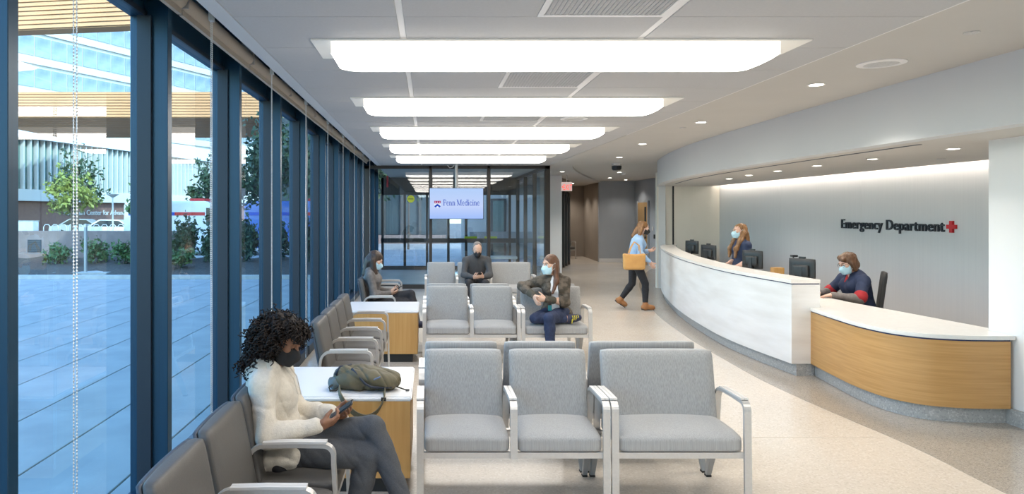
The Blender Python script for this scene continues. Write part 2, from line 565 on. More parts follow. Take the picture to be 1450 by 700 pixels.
MB().box(2.74, 2.84, VY, VF, CZ - 0.075, CZ).build('head_rail', M_BRONZE, ves)
MB().box(2.75, 2.83, VY + 0.06, VF, 0, 0.1).build('bottom_rail', M_BRONZE, ves)
for ya, yb in ((16.17, 17.95), (18.05, 19.65), (19.75, 21.35)): vpane((2.79, ya), (2.79, yb), 0.1, CZ - 0.075)
for x in (-1.45, -0.75, -0.05, 0.62, 1.18, 1.86): post(x, VF, 0.08, 0.1)
post(2.55, VF, 0.08, 0.1)
MB().box(-1.5, 2.84, VF - 0.05, VF + 0.05, 2.35, CZ).build('head_rail', M_BRONZE, ves)
MB().box(-1.5, 2.84, VF - 0.05, VF + 0.05, 0.85, 0.99).build('mid_rail', M_BRONZE, ves)
MB().box(-1.5, 2.84, VF - 0.04, VF + 0.04, 0, 0.12).build('bottom_rail', M_BRONZE, ves)
for xa, xb in ((-1.41, -0.79), (-0.71, -0.09), (-0.01, 0.58), (0.66, 1.14), (1.22, 1.82), (1.9, 2.5)):
    vpane((xa, VF), (xb, VF), 0.12, 0.85); vpane((xa, VF), (xb, VF), 0.99, 2.35)

# --- walls around the corridor
def wall(name, label, mb, m, smooth=False):
    return tag(mb.build(name, m, None, smooth=smooth), label, kind='structure')
wall('column_corridor', 'white column beside the vestibule', MB().box(3.3, 3.95, 20.25, 20.9, 0, CZ), M_WALLW)
wl = wall('wall_louvre', 'wall over the dark framed sliding door', MB().prism([(3.98, 20.95), (4.9, 23.7), (4.75, 23.75), (3.83, 21.0)], 2.5, CZ), M_WBROWN)
ld = root('door_1', 'dark framed glazed sliding door beside the corridor', None, (0, 0, 0), kind='structure')
for k in range(5):
    t = k / 4
    x, y = 3.95 + 0.9 * t, 20.98 + 2.7 * t
    MB().prism([(x - 0.09, y), (x + 0.03, y - 0.04), (x + 0.08, y + 0.1), (x - 0.04, y + 0.14)], 0, 2.5).build('stile', M_BRONZE, ld)
    if k < 4:
        me = bpy.data.meshes.new('pane')
        x2, y2 = x + 0.225, y + 0.675
        me.from_pydata([(x, y, 0.1), (x2, y2, 0.1), (x2, y2, 2.4), (x, y, 2.4)], [], [(0, 1, 2, 3)]); me.materials.append(M_GLASS2)
        put('pane', me, ld)
MB().prism([(3.95, 20.98), (4.85, 23.68), (4.78, 23.7), (3.88, 21.0)], 0, 0.1).build('bottom_rail', M_BRONZE, ld)
MB().prism([(3.95, 20.98), (4.85, 23.68), (4.78, 23.7), (3.88, 21.0)], 2.4, 2.5).build('head_rail', M_BRONZE, ld)
wall('wall_corridor_end', 'dim-light brown wall at the end of the side corridor', MB().box(3.5, 6.5, 28.0, 28.15, 0, CZ), M_WBROWN)
wall('wall_corridor_left', 'dim-light brown wall on the left of the side corridor', MB().prism([(4.9, 23.7), (4.9, 28.0), (4.75, 28.0), (4.75, 23.75)], 0, CZ), M_WBROWN)
wall('wall_corridor_right', 'dim-light brown return wall of the side corridor', MB().prism([(6.2, 24.86), (6.36, 28.0), (6.5, 28.0), (6.34, 24.86)], 0, CZ), M_WBROWN)
wall('wall_back', 'slate grey wall at the end of the lobby', MB().box(6.2, 7.7, 24.85, 25.0, 0, GZ), M_WGREY)
wr = wall('wall_door', 'slate grey wall beside the oak door', MB().box(7.5, 7.65, 22.2, 24.86, 0, GZ), M_WGREY)
bb = tag(MB().box(6.2, 7.5, 24.82, 24.85, 0, 0.13).build('baseboard_back', M_WALLW), 'pale baseboard of the slate grey wall', kind='structure')
tag(MB().box(7.47, 7.5, 22.3, 24.82, 0, 0.13).build('baseboard_door', M_WALLW), 'pale baseboard beside the oak door', kind='structure')
dr = root('door_2', 'oak door in the slate grey wall', None, (7.5, 23.8, 0), kind='structure')
MB().box(-0.045, 0.0, -0.55, 0.55, 0.0, 2.15).build('leaf', M_DOOROAK, dr)
MB().box(-0.06, 0.0, -0.61, -0.55, 0, 2.21).build('jamb', M_WGREY, dr); MB().box(-0.06, 0, 0.55, 0.61, 0, 2.21).build('jamb', M_WGREY, dr)
MB().box(-0.052, -0.04, -0.40, -0.22, 0.9, 2.0).build('vision_pane', M_BLACK, dr)
MB().tube([(-0.05, -0.44, 1.0), (-0.1, -0.44, 1.0), (-0.1, -0.32, 1.0)], 0.011).build('handle', M_METAL, dr)

# --- curved bulkhead over the reception, its soffit and the niche
fcurve = spline([(4.22, -5), (4.22, 0), (4.22, 3.5), (4.22, 5.5), (4.23, 7.2), (4.29, 9.2), (4.42, 11.4), (4.68, 13.3), (5.10, 15.2), (5.45, 16.2)], 6)
fend = spline([(5.45, 16.2), (5.75, 17.0), (6.1, 17.95), (6.8, 20.2), (7.55, 22.6)], 6)
wf = wall('wall_bulkhead', 'pale curved bulkhead over the reception counter', MB().wall(fcurve, SZ, GZ + 0.02, 0.16), M_FASCIA, True)
wall('wall_curve_end', 'pale curved wall past the reception counter', MB().wall(fend, 0, GZ + 0.02, 0.16), M_FASCIA, True)
inner = offset(fcurve, 0.155)
so = wall('ceiling_soffit', 'lowered plaster soffit over the reception', MB().prism(inner + [(6.70, 16.25), (6.70, -5)], SZ, SZ + 0.1), M_GYP)
MB().box(6.68, 6.72, 5.9, 16.2, SZ - 0.0, SZ + 0.13).build('cove_lip', M_GYP, so)
MB().box(6.55, 6.98, 5.9, 16.25, SZ + 0.26, SZ + 0.3).build('cove_lid', M_GYP, so)
slot = [p for p in offset(fcurve, 0.33) if 6.3 < p[1] < 15.0]
MB().wall(slot, SZ - 0.004, SZ + 0.004, 0.035).build('slot_diffuser', M_PIPE, so)
wb = wall('wall_reception', 'pale grey wall behind the reception counter', MB().box(6.90, 7.05, 5.9, 16.3, 0, 2.75), M_WALLB)
for y in (8.4, 10.9, 13.4):
    MB().box(6.897, 6.905, y, y + 0.006, 0, 2.7).build('panel_joint', M_FASCIA, wb)
we = wall('wall_niche_end', 'warm white wall at the far end of the reception niche', MB().box(5.42, 6.9, 16.2, 16.32, 0, 2.75), M_WARM)
MB().box(5.78, 5.815, 16.185, 16.2, 0, SZ).build('black_seam', M_BLACK, we)
wp = wall('wall_pier', 'white pier at the near end of the reception', MB().prism([(4.92, 6.0), (7.05, 6.0), (7.05, -5), (4.92, -5)], 0, SZ + 0.001), M_WALLW)
tag(MB().box(4.885, 4.92, -5, 5.82, 0, 0.135).build('baseboard_pier', M_BASE), 'grey terrazzo base of the white pier', kind='structure')
wall('wall_rear', 'white wall behind the viewpoint', MB().box(-1.9, 9, -5.15, -5, 0, 3.4), M_WALLW)
wall('wall_outer', 'outer wall of the reception side', MB().box(8.9, 9.05, -5, 30, 0, 3.4), M_WALLW)
wall('wall_outer_end', 'outer wall past the side corridor', MB().box(4.7, 9, 29.9, 30.05, 0, 3.4), M_WALLW)
# unseen upper storeys, added as a block sized to shade the paving outside
ub = wall('wall_shade_storeys', 'unseen upper storeys added as a block to shade the forecourt', MB().box(-1.78, 14, -14, 17, 3.42, 13.5), M_FASCIA)

# ------------------------------------------------------------------ ceiling fittings
def lens_mesh(x0, x1):
    prof = [(-0.23, 0), (-0.23, -0.088), (-0.215, -0.110), (-0.15, -0.128), (0, -0.136), (0.15, -0.128), (0.215, -0.110), (0.23, -0.088), (0.23, 0)]
    xs = [x0, x0 + 0.015, x0 + 0.045, x0 + 0.09, x0 + 0.16, (x0 + x1) / 2, x1 - 0.16, x1 - 0.09, x1 - 0.045, x1 - 0.015, x1]
    b = MB(); n = len(prof)
    for x in xs:
        e = min(x - x0, x1 - x) / 0.16
        e = min(1, e); f = math.sqrt(max(0.0, 1 - (1 - e) ** 2))
        for (y, z) in prof:
            zz = z if z > -0.09 else -0.088 + (z + 0.088) * f
            b.v.append((x, y, zz))
    for i in range(len(xs) - 1):
        for k in range(n - 1):
            a = i * n + k
            b.f.append((a, a + n, a + n + 1, a + 1))
    b.f.append(tuple(range(n))); e = (len(xs) - 1) * n; b.f.append(tuple(e + k for k in range(n - 1, -1, -1)))
    me = b.mesh('lens', M_LAMP, smooth=True)
    me.materials.append(M_LAMPS)
    for p in me.polygons:
        if abs(p.normal.z) < 0.35: p.material_index = 1
    return me
LX0, LX1 = -0.63, 2.27
lens_me = lens_mesh(LX0, LX1)
tray = MB()
for a in ((-0.757, LX0 - 0.004, -0.262, 0.262), (LX1 + 0.004, 2.46, -0.262, 0.262), (LX0 - 0.004, LX1 + 0.004, -0.262, -0.234), (LX0 - 0.004, LX1 + 0.004, 0.234, 0.262)):
    tray.box(a[0], a[1], a[2], a[3], -0.012, -0.001)
tray_me = tray.mesh('tray', M_LAMPTRAY)
lab = ['first linear ceiling light from the viewpoint, the largest', 'second linear ceiling light, behind the largest one', 'third linear ceiling light, midway down the room',
       'fourth linear ceiling light, second from the glass screen', 'fifth linear ceiling light, beside the glass screen']
for i in range(-2, 5):
    y = 4.635 + 2.2 * i
    t = root('linear_ceiling_light', lab[i] if i >= 0 else ('linear ceiling light just in front of the viewpoint, overhead' if i == -1 else 'linear ceiling light overhead at the viewpoint'), 'ceiling light', (0, y, CZ), group='linear ceiling lights')
    put('tray', tray_me, t); put('lens', lens_me, t)

def downlight(x, y, z, label, r=0.055, group='recessed downlights', on=True, watts=SPOT_W):
    t = root('downlight', label, 'downlight', (x, y, z), group=group)
    MB().lathe([(r, 0), (r + 0.018, -0.001), (r + 0.018, -0.006), (r, -0.006)], n=20).build('trim_ring', M_STRIP, t)
    MB().lathe([(r, -0.0062), (r * 0.6, -0.0085), (0.001, -0.0092)], n=20).build('lens', M_DOWN if on else M_GRILLE, t)
    sd = bpy.data.lights.new('downlight_beam', 'SPOT')
    sd.energy = watts; sd.spot_size = math.radians(125); sd.spot_blend = 0.7; sd.shadow_soft_size = 0.05; sd.color = (1.0, 0.93, 0.83)
    so_l = bpy.data.objects.new('downlight_beam', sd); so_l.location = (0, 0, -0.03); link(so_l, t)
h = GZ - 1.78
for i, (px, py, lb) in enumerate([(1156, 119.6, 'largest lit downlight in the plaster ceiling'), (992.6, 173, 'second lit downlight in the plaster ceiling'),
        (909.8, 203.8, 'third lit downlight in the plaster ceiling'), (877, 222.7, 'fourth lit downlight, just before the camera dome'), (877, 244, 'farthest lit downlight, behind the camera dome')]):
    Y = 967 * h / (302 - py); X = (px - 607) * Y / 967
    downlight(X, Y, GZ, lb, r=0.06)
h = SZ - 1.78
sofl = [(1032.6, 253), (1060.6, 248), (1101, 242), (1157, 234.6), (1235.6, 225), (1350, 210.4)]
names = ['farthest', 'second farthest', 'third farthest', 'third nearest', 'second nearest', 'nearest']
for (px, py), nm in zip(sofl, names):
    Y = 967 * h / (302 - py); X = (px - 607) * Y / 967
    downlight(X, Y, SZ, watts=26.0, label=nm + ' downlight in the soffit over the reception', r=0.05, group='reception soffit downlights')
for i, (x, y, z) in enumerate([(3.55, 2.4, GZ), (3.5, -0.2, GZ), (3.6, -2.8, GZ), (6.0, 22.6, GZ), (6.9, 23.9, GZ), (5.4, 25.6, CZ), (5.5, 27.2, CZ), (3.6, 18.4, CZ)]):  # the last five are added lamps that brighten the dark far end
    downlight(x, y, z, ['downlight in the plaster ceiling right of the viewpoint', 'downlight in the plaster ceiling beside the viewpoint', 'downlight in the plaster ceiling behind the viewpoint', 'added downlight brightening the slate grey wall', 'added downlight brightening the oak door', 'first added downlight brightening the side corridor', 'second added downlight brightening the side corridor', 'added downlight brightening the area beside the glass vestibule'][i], watts=SPOT_W * (1.0 if i < 3 else (0.8, 0.35, 0.7, 0.7, 0.9)[i - 3]))
def sprinkler(px, py, z, lb):
    Y = 967 * (z - 1.78) / (302 - py); X = (px - 607) * Y / 967
    o = MB().lathe([(0.045, 0), (0.045, -0.006), (0.038, -0.009), (0.001, -0.010)], n=20).build('sprinkler_cap', M_GRILLE, None, smooth=True, loc=(X, Y, z))
    tag(o, lb, 'sprinkler', 'sprinkler caps')
sprinkler(1376, 45.7, GZ, 'round sprinkler cap in the plaster ceiling, nearest')
sprinkler(966.7, 181, GZ, 'round sprinkler cap in the plaster ceiling, beside a downlight')
sprinkler(1333, 225, SZ, 'round sprinkler cap in the reception soffit')
def ceiling_speaker(x, y, z, r, lb):
    t = root('ceiling_speaker', lb, 'speaker', (x, y, z), group='ceiling speakers')
    MB().lathe([(r, 0), (r, -0.006), (r * 0.72, -0.012), (r * 0.70, -0.006)], n=32).build('rim', M_STRIP, t, smooth=True)
    MB().lathe([(r * 0.70, -0.007), (0.002, -0.010)], n=32).build('grille', M_GRILLE, t)
Y = 967 * (GZ - 1.78) / (302 - 89.6)
ceiling_speaker((1248 - 607) * Y / 967, Y, GZ, 0.17, 'round white speaker in the plaster ceiling')
ceiling_speaker(1.72, 8.08, CZ, 0.16, 'round white speaker between ceiling panels and lights')
k = 0
while r0 + 0.733 * k < 16.0:
    y = r0 + 0.733 * k
    if k % 3 == 2:
        t = root('return_grille', 'square perforated grille in the panel ceiling, ' + ['far behind the viewpoint', 'behind the viewpoint', 'over the viewpoint', 'cut by the top edge of the frame', 'between first and second linear lights', 'between second and third linear lights', 'between third and fourth linear lights', 'between fourth and fifth linear lights', 'beside the glass screen'][k // 3 + 1], 'air grille', (0.98, y + 0.363, CZ), group='square ceiling grilles')
        MB().box(-0.363, 0.363, -0.36, 0.36, 0.004, 0.02).build('backing', M_GRILLE, t)
        fr = MB()
        for a in ((-0.363, -0.33, -0.36, 0.36), (0.33, 0.363, -0.36, 0.36), (-0.33, 0.33, -0.36, -0.33), (-0.33, 0.33, 0.33, 0.36)): fr.box(*a, -0.003, 0.02)
        fr.build('grille_frame', M_STRIP, t)
        g = MB()
        for j in range(26):
            x = -0.32 + j * 0.0256
            g.box(x, x + 0.012, -0.33, 0.33, 0.0, 0.006)
        g.build('louvres', M_CEIL, t)['kind'] = 'stuff'
    k += 1
# camera dome and smoke detector
t = root('security_camera', 'black domed security camera on a white ceiling mount', 'camera', (4.43, 16.1, GZ))
MB().lathe([(0.11, 0), (0.11, -0.05), (0.095, -0.06)], n=24).build('mount', M_SIGNW, t, smooth=True)
MB().lathe([(0.115, -0.06), (0.11, -0.13), (0.085, -0.16), (0.002, -0.17)], n=24).build('dome', M_BLACK, t, smooth=True)
t = root('smoke_detector', 'small round smoke detector on the plaster ceiling behind the camera', 'smoke detector', (5.65, 19.8, GZ))
MB().lathe([(0.075, 0), (0.075, -0.03), (0.05, -0.06), (0.002, -0.065)], n=20).build('housing', M_SIGNW, t, smooth=True)
# cove light strip
cv = MB().box(6.722, 6.732, 6.1, 16.1, SZ + 0.09, SZ + 0.13).build('cove_light', M_COVE)
tag(cv, 'hidden strip light washing the reception wall from the soffit slot', 'strip light')

# EXIT sign
t = root('exit_sign', 'red illuminated EXIT sign hanging over the sliding door', 'sign', (4.02, 19.9, 2.555))
MB().box(-0.155, 0.155, -0.02, 0.02, -0.13, 0.13).build('housing', emit_mat('exit_face', (1.0, 0.78, 0.72), 0.28), t, bevel=0.006)
MB().tube([(0, 0, 0.13), (0, 0, 0.345)], 0.012).build('stem', M_SIGNW, t)
me = text_mesh('EXIT', 0.2, 0.002, spacing=1.12, offset_=0.0)
for vs, fs in islands(me):
    b = MB().add([(v[0] * 0.585 - 0.108, -v[2] - 0.024, v[1] * 1.15 - 0.10) for v in vs], fs)
    b.build('letter', M_REDGLOW, t)
MB().add([(-0.145, -0.024, -0.01), (-0.118, -0.024, 0.03), (-0.118, -0.024, -0.05)], [(0, 1, 2)]).build('arrow', M_REDGLOW, t)

# EMERGENCY DEPARTMENT lettering on the reception wall
t = root('wall_sign', 'dark raised Emergency Department lettering with red cross', 'sign', (6.90, 11.39, 1.53))
me = text_mesh('Emergency Department', 0.2, 0.012, spacing=1.06, offset_=0.0008)
isl = islands(me)
x0 = min(v[0] for a in isl for v in a[0]); x1 = max(v[0] for a in isl for v in a[0])
sx = 2.27 / (x1 - x0)
zt = max(v[1] for v in isl[0][0])
for vs, fs in isl:
    MB().add([(-v[2] - 0.014, -(v[0] - x0) * sx, v[1] * 0.150 / zt) for v in vs], fs).build('letter', M_TEXT, t)
cb = MB()
cx = -2.40
for a in ((-0.027, 0.027, -0.078, 0.078), (-0.078, -0.027, -0.027, 0.027), (0.027, 0.078, -0.027, 0.027)):
    cb.box(-0.03, -0.001, cx + a[0], cx + a[1], 0.07 + a[2], 0.07 + a[3])
cb.build('red_cross', M_RED, t)['label'] = 'red cross after the lettering'

# wall plates by the oak door
tag(MB().box(7.485, 7.5, 22.78, 22.86, 1.20, 1.33).build('light_switch', M_SIGNW), 'white switch plate beside the oak door', 'switch')
tag(MB().box(7.465, 7.5, 22.60, 22.68, 0.93, 1.07).build('card_reader', M_BLACK), 'black card reader beside the oak door', 'card reader')

# roller blinds with bead chains, one per bay
bl_me = MB().tube([(0, 0.012, 0), (0, L - 0.012, 0)], 0.05, 18).mesh('roller', M_BLIND, smooth=True)
hem_me = MB().box(-0.012, 0.012, 0.012, L - 0.012, -0.085, -0.05).mesh('hem_bar', M_BLIND)
br_me = MB().box(-0.05, 0.05, -0.006, 0.006, -0.05, 0.16).mesh('bracket', M_METAL)
def chain_mesh(z0, z1, amp):
    b = MB()
    n = int((z1 - z0) / 0.012)
    for sx_ in (-1, 1):
        for j in range(n):
            z = z0 + (z1 - z0) * j / n
            xx = 0.011 * sx_ * min(1.0, 0.2 + (z - z0) * 6) + amp * math.sin((z - z0) * 3.1)
            r = 0.0042
            b.add([(r, xx, z), (-r, xx, z), (0, xx + r, z), (0, xx - r, z), (0, xx, z + r * 1.25), (0, xx, z - r * 1.25)],
                  [(0, 2, 4), (2, 1, 4), (1, 3, 4), (3, 0, 4), (2, 0, 5), (1, 2, 5), (3, 1, 5), (0, 3, 5)])
        b.tube([(0, 0.011 * sx_, z0 + 0.1), (0, 0.011 * sx_ + amp * math.sin((z1 - z0) * 3.1), z1)], 0.0015, 4)
    b.tube([(0, -0.004, z0), (0, 0.012, z0 - 0.02), (0, 0.0, z0 - 0.035), (0, -0.012, z0 - 0.02), (0, -0.004, z0)], 0.003, 5)
    return b.mesh('bead_chain', M_CHAIN)
ch_a, ch_b = chain_mesh(0.2, 2.9, 0.0), chain_mesh(0.34, 2.9, 0.006)
nth = ['first', 'second', 'third', 'fourth', 'fifth', 'sixth', 'seventh', 'eighth', 'ninth', 'tenth']
ci = 0
for i, y in enumerate(MUL[2:13]):
    vis = y > 2.0
    lb = ('%s roller blind from the viewpoint, rolled up in the ceiling pocket' % nth[ci]) if vis and ci < 10 else ('rolled up roller blind beside the viewpoint' if y > 0 else 'rolled up roller blind behind the viewpoint')
    if vis: ci += 1
    t = root('roller_blind', lb, 'blind', (-1.46, y, 3.03), group='roller blinds in the window pocket')
    put('roller', bl_me, t, (0, 0, 0.0)); put('hem_bar', hem_me, t); put('bracket', br_me, t, (0.0, 0.0, 0))
    MB().box(-0.012, 0.012, -0.02, 0.02, -0.10, 0.05).build('chain_clutch', M_CHAIN, t, loc=(0.21, -0.08, -0.045))
    put('bead_chain', ch_b if i % 2 else ch_a, t, (0.21, -0.085, -3.03))
# ------------------------------------------------------------------ reception counter
cpath = spline([(3.96, 7.45), (3.90, 8.5), (3.95, 9.6), (4.24, 11.6), (4.72, 13.7), (5.10, 15.0), (5.42, 15.85)], 8)
rc = root('reception_counter', 'long curved white marble reception counter with grey terrazzo base', 'counter', (0, 0, 0))
MB().wall(cpath, 0.135, 1.0, 0.035).build('stone_front', M_STONE, rc, smooth=True)
MB().box(3.96, 4.27, 7.45, 7.485, 0.135, 1.0).build('stone_end', M_STONE, rc)
MB().wall(offset(cpath, 0.27), 0.0, 1.0, 0.03).build('inner_panel', M_STONE, rc, smooth=True)
MB().wall(offset(cpath, 0.006), 1.0, 1.013, 0.29).build('reveal_line', M_REVEAL, rc)
MB().box(3.966, 4.264, 7.457, 7.47, 1.0, 1.013).build('reveal_line', M_REVEAL, rc)
MB().wall(offset([(3.957, 7.44)] + cpath[1:], -0.008), 1.013, 1.052, 0.325).build('transaction_top', M_QUARTZ, rc, smooth=True)
MB().wall(offset(cpath, 0.055), 0.0, 0.135, 0.2).build('toe_kick', M_BASE, rc)
MB().box(4.015, 4.27, 7.50, 7.54, 0, 0.135).build('toe_kick', M_BASE, rc)
MB().wall([p for p in offset(cpath, 0.30) if p[1] > 8.42], 0.715, 0.75, 0.62).build('work_surface', M_QUARTZ, rc)

dpath = spline([(4.17, 7.46), (4.10, 6.95), (4.05, 6.45), (4.09, 6.08), (4.24, 5.86), (4.48, 5.76), (4.70, 5.735), (4.885, 5.73)], 8)
ld = root('check_in_desk', 'low oak fronted check-in desk with rounded white top beside the pier', 'desk', (0, 0, 0))
MB().wall(dpath, 0.135, 0.70, -0.03).build('oak_front', M_OAKH, ld, smooth=True)
MB().wall(offset(dpath, -0.006), 0.70, 0.715, -0.02).build('reveal_line', M_REVEAL, ld)
MB().wall(offset(dpath, -0.05), 0.0, 0.135, -0.04).build('toe_kick', M_BASE, ld)
top = offset(dpath, 0.018)
top = [(4.275, 7.448)] + [(4.155, 7.44)] + top[1:] + [(4.915, 5.712), (4.915, 6.02), (5.03, 6.02), (4.83, 8.42), (4.275, 8.42)]
MB().prism(top, 0.715, 0.75).build('desk_top', M_QUARTZ, ld, bevel=0.005)
MB().box(4.80, 4.83, 6.6, 8.4, 0.0, 0.715).build('support_panel', M_OAKH, ld)

def monitor(name, label, x, y, rz, w=0.36, hgt=0.30, top=1.21):
    """Back of the monitor faces local -y."""
    t = root(name, label, 'monitor', (x, y, 0.75), rz, group='monitors behind the reception counter')
    zc = top - 0.75 - hgt / 2
    put('screen_housing', rbox_mesh('screen_housing', M_BLACK, w, 0.035, hgt, 0.012, 5), t, (0, 0, zc))
    MB().box(-w / 2 + 0.012, w / 2 - 0.012, 0.0172, 0.0185, zc - hgt / 2 + 0.012, zc + hgt / 2 - 0.012).build('screen', M_SCREENB, t)
    put('back_bulge', rbox_mesh('back_bulge', M_BLACK, w * 0.62, 0.05, hgt * 0.55, 0.018, 5), t, (0, -0.03, zc - 0.02))
    MB().box(-0.03, 0.03, -0.06, -0.035, 0.01, zc + 0.03).build('stand_neck', M_BLACK, t)
    MB().lathe([(0.11, 0), (0.11, 0.008), (0.04, 0.016), (0.002, 0.017)], (0, -0.03, 0), 24).build('stand_base', M_BLACK, t)
    MB().box(-0.04, 0.04, -0.012, 0.012, zc + hgt / 2, zc + hgt / 2 + 0.022).build('webcam', M_BLACK, t)
M_SCREENB = emit_mat('screen_glow', (0.55, 0.7, 1.0), 0.5)
monitor('monitor', 'black monitor in front of the seated staff member at the desk', 4.66, 8.52, math.radians(-62), 0.34, 0.27, 1.215)
monitor('monitor', 'black monitor in front of the standing staff member', 4.86, 10.25, math.radians(-62), 0.34, 0.27, 1.22)
monitor('monitor', 'black monitor second from the far end of the counter', 5.0, 12.2, math.radians(-66), 0.34, 0.27, 1.215)
monitor('monitor', 'small looking black monitor at the far end of the counter', 5.36, 13.9, math.radians(-66), 0.34, 0.27, 1.22)
t = root('desk_scanner', 'small dark scanner on a stand beside the desk monitor', 'scanner', (4.74, 8.85, 0.75))
MB().tube([(0, 0, 0.012), (0, 0, 0.44), (-0.03, 0, 0.475)], 0.008).build('pole', M_BLACK, t)
MB().box(-0.04, 0.03, -0.035, 0.035, 0.462, 0.488).build('scan_head', M_BLACK, t, bevel=0.004)
MB().lathe([(0.06, 0), (0.06, 0.01), (0.002, 0.014)], n=20).build('stand_base', M_BLACK, t)
tag(MB().box(5.05, 5.2, 9.98, 10.1, 0.75, 0.98).build('cardboard_box', M_OAK, bevel=0.004), 'small tan box behind the counter beside a monitor', 'box')

# office chair of the seated staff member
t = root('office_chair', 'black office chair with tall backrest behind the check-in desk', 'chair', (5.29, 8.50, 0), math.radians(-120))
put('seat', rbox_mesh('seat', M_BLACK, 0.48, 0.46, 0.08, 0.035), t, (0, 0.0, 0.46))
put('backrest', rbox_mesh('backrest', mat('chair_mesh', (0.035, 0.034, 0.034), 0.7), 0.46, 0.05, 0.52, 0.022, 9, lambda x, y, z: (x * (1 - 0.12 * (z + .26)), y + 0.35 * x * x * -1 + 0.12 * z + 0.06, z)), t, (0, 0.24, 0.80))
MB().tube([(0, 0.18, 0.43), (0, 0.30, 0.46), (0, 0.30, 0.62)], 0.022).build('back_support', M_BLACK, t)
MB().tube([(0, 0, 0.08), (0, 0, 0.43)], 0.03).build('column', M_BLACK, t)
for k in range(5):
    a = 2 * PI * k / 5
    lg = MB().tube([(0, 0, 0.11), (0.3 * math.cos(a), 0.3 * math.sin(a), 0.075)], [0.028, 0.016]).build('leg', M_BLACK, t)
    MB().tube([(0.3 * math.cos(a) - 0.02 * math.sin(a), 0.3 * math.sin(a) + 0.02 * math.cos(a), 0.03), (0.3 * math.cos(a) + 0.02 * math.sin(a), 0.3 * math.sin(a) - 0.02 * math.cos(a), 0.03)], 0.029, 12).build('caster', M_BLACK, lg)

# ------------------------------------------------------------------ waiting room seating
def arc(c, r, a0, a1, n=6):
    return [(0, c[0] + r * math.cos(a0 + (a1 - a0) * k / n), c[1] + r * math.sin(a0 + (a1 - a0) * k / n)) for k in range(n + 1)]
def arm_path(z0):
    p = [(0, -0.012, z0), (0, 0.002, 0.56)]
    p += arc((0.052, 0.60), 0.05, PI, PI / 2)
    p += [(0, 0.20, 0.652)]
    p += arc((0.335, 0.565), 0.085, PI / 2, 0.12)
    p += [(0, 0.445, 0.37)]
    return p
ARM_END = MB().bar(arm_path(0.0), 0.042, 0.020).mesh('armrest', M_METAL)
ARM_MID = MB().bar(arm_path(0.325), 0.042, 0.020).mesh('armrest', M_METAL)
cp = MB()
for s_ in (-1, 1):
    cp.bar([(s_ * 0.0118, 0.035, 0.6665), (s_ * 0.0118, 0.20, 0.6675), (s_ * 0.0118, 0.345, 0.6635)], 0.0215, 0.011)
CAP = cp.mesh('arm_cap', M_METALL)
rl = MB()
rl.add([(-0.024, 0.40, 0.36), (0.024, 0.40, 0.36), (0.024, 0.47, 0.36), (-0.024, 0.47, 0.36), (-0.015, 0.555, 0.012), (0.015, 0.555, 0.012), (0.015, 0.59, 0.012), (-0.015, 0.59, 0.012)],
       [(0, 1, 2, 3), (7, 6, 5, 4), (0, 4, 5, 1), (1, 5, 6, 2), (2, 6, 7, 3), (3, 7, 4, 0)])
REAR = rl.mesh('rear_leg', M_LEGG)
FOOT = MB().box(-0.017, 0.017, 0.553, 0.592, 0.0, 0.012).mesh('foot', M_FOOT)
FEET = MB().box(-0.022, 0.022, -0.024, 0.0, 0.0, 0.008).mesh('foot', M_FOOT)
_sc = {}
def seat_meshes(w, fab):
    key = (round(w, 3), fab.name)
    if key in _sc: return _sc[key]
    def sfn(x, y, z):
        q = max(0.0, min(1.0, z / 0.112 + 0.5))
        z += q * (0.022 * (1 - (2 * x / w) ** 2) * (1 - (2 * y / 0.46) ** 2) - 0.018 * max(0, -y / 0.23) ** 3)
        return (x, y, z)
    se = rbox_mesh('seat', fab, w, 0.46, 0.112, 0.03, 13, sfn)
    def bfn(x, y, z):
        y += 0.10 * (2 * x / w) ** 2 * -0.12 * w / 0.5
        if y < 0: y -= 0.012 * (1 - (2 * x / w) ** 2)
        return (x, y + 0.19 * z + 0.05 * max(0, z) ** 2, z)
    ba = rbox_mesh('backrest', fab, w, 0.062, 0.47, 0.022, 11, bfn)
    bk = rbox_mesh('back_shell', M_PIPE, w - 0.004, 0.024, 0.46, 0.010, 9, lambda x, y, z: bfn(x, y + 0.036, z))
    _sc[key] = (se, ba, bk)
    return _sc[key]
def gang(name, label, group, xs, loc, rz, fab):
    """Gang seating. Local: x along the row, -y the front, origin on the floor under the first arm front."""
    t = root(name, label, 'chair', loc, rz, group)
    for i in range(len(xs) - 1):
        w = xs[i + 1] - xs[i] - 0.048
        se, ba, bk = seat_meshes(w, fab)
        xc = (xs[i] + xs[i + 1]) / 2
        put('seat', se, t, (xc, 0.225, 0.412))
        b = put('backrest', ba, t, (xc, 0.435, 0.645))
        if fab is M_VINYL: put('back_shell', bk, b)
    for i, x in enumerate(xs):
        end = i in (0, len(xs) - 1)
        a = put('armrest', ARM_END if end else ARM_MID, t, (x, 0, 0))
        put('arm_cap', CAP, a)
        if end: put('foot', FEET, a)
        if end or len(xs) > 3 and i == len(xs) // 2:
            l = put('rear_leg', REAR, t, (x, 0, 0)); put('foot', FOOT, l)
    n = xs[-1] - xs[0]
    MB().box(xs[0] + 0.021, xs[-1] - 0.021, 0.004, 0.03, 0.322, 0.357).build('front_rail', M_METAL, t)
    MB().box(xs[0] + 0.02, xs[-1] - 0.02, 0.40, 0.43, 0.322, 0.357).build('rear_rail', M_METAL, t)
    return t
XA = [-0.05, 0.505, 1.055]
XB = [1.106, 1.89]
def relx(xs): return [x - xs[0] for x in xs]
G1 = 'light grey two-seat gang chairs'; G2 = 'light grey wide chairs'
FABS = {}
def facing_row(y, who2, who3):
    gang('two_seat_chair', who2, G1, relx(XA), (XA[0], y, 0), 0, M_FAB)
    gang('wide_chair', who3, G2, relx(XB), (XB[0], y, 0), 0, M_FAB)
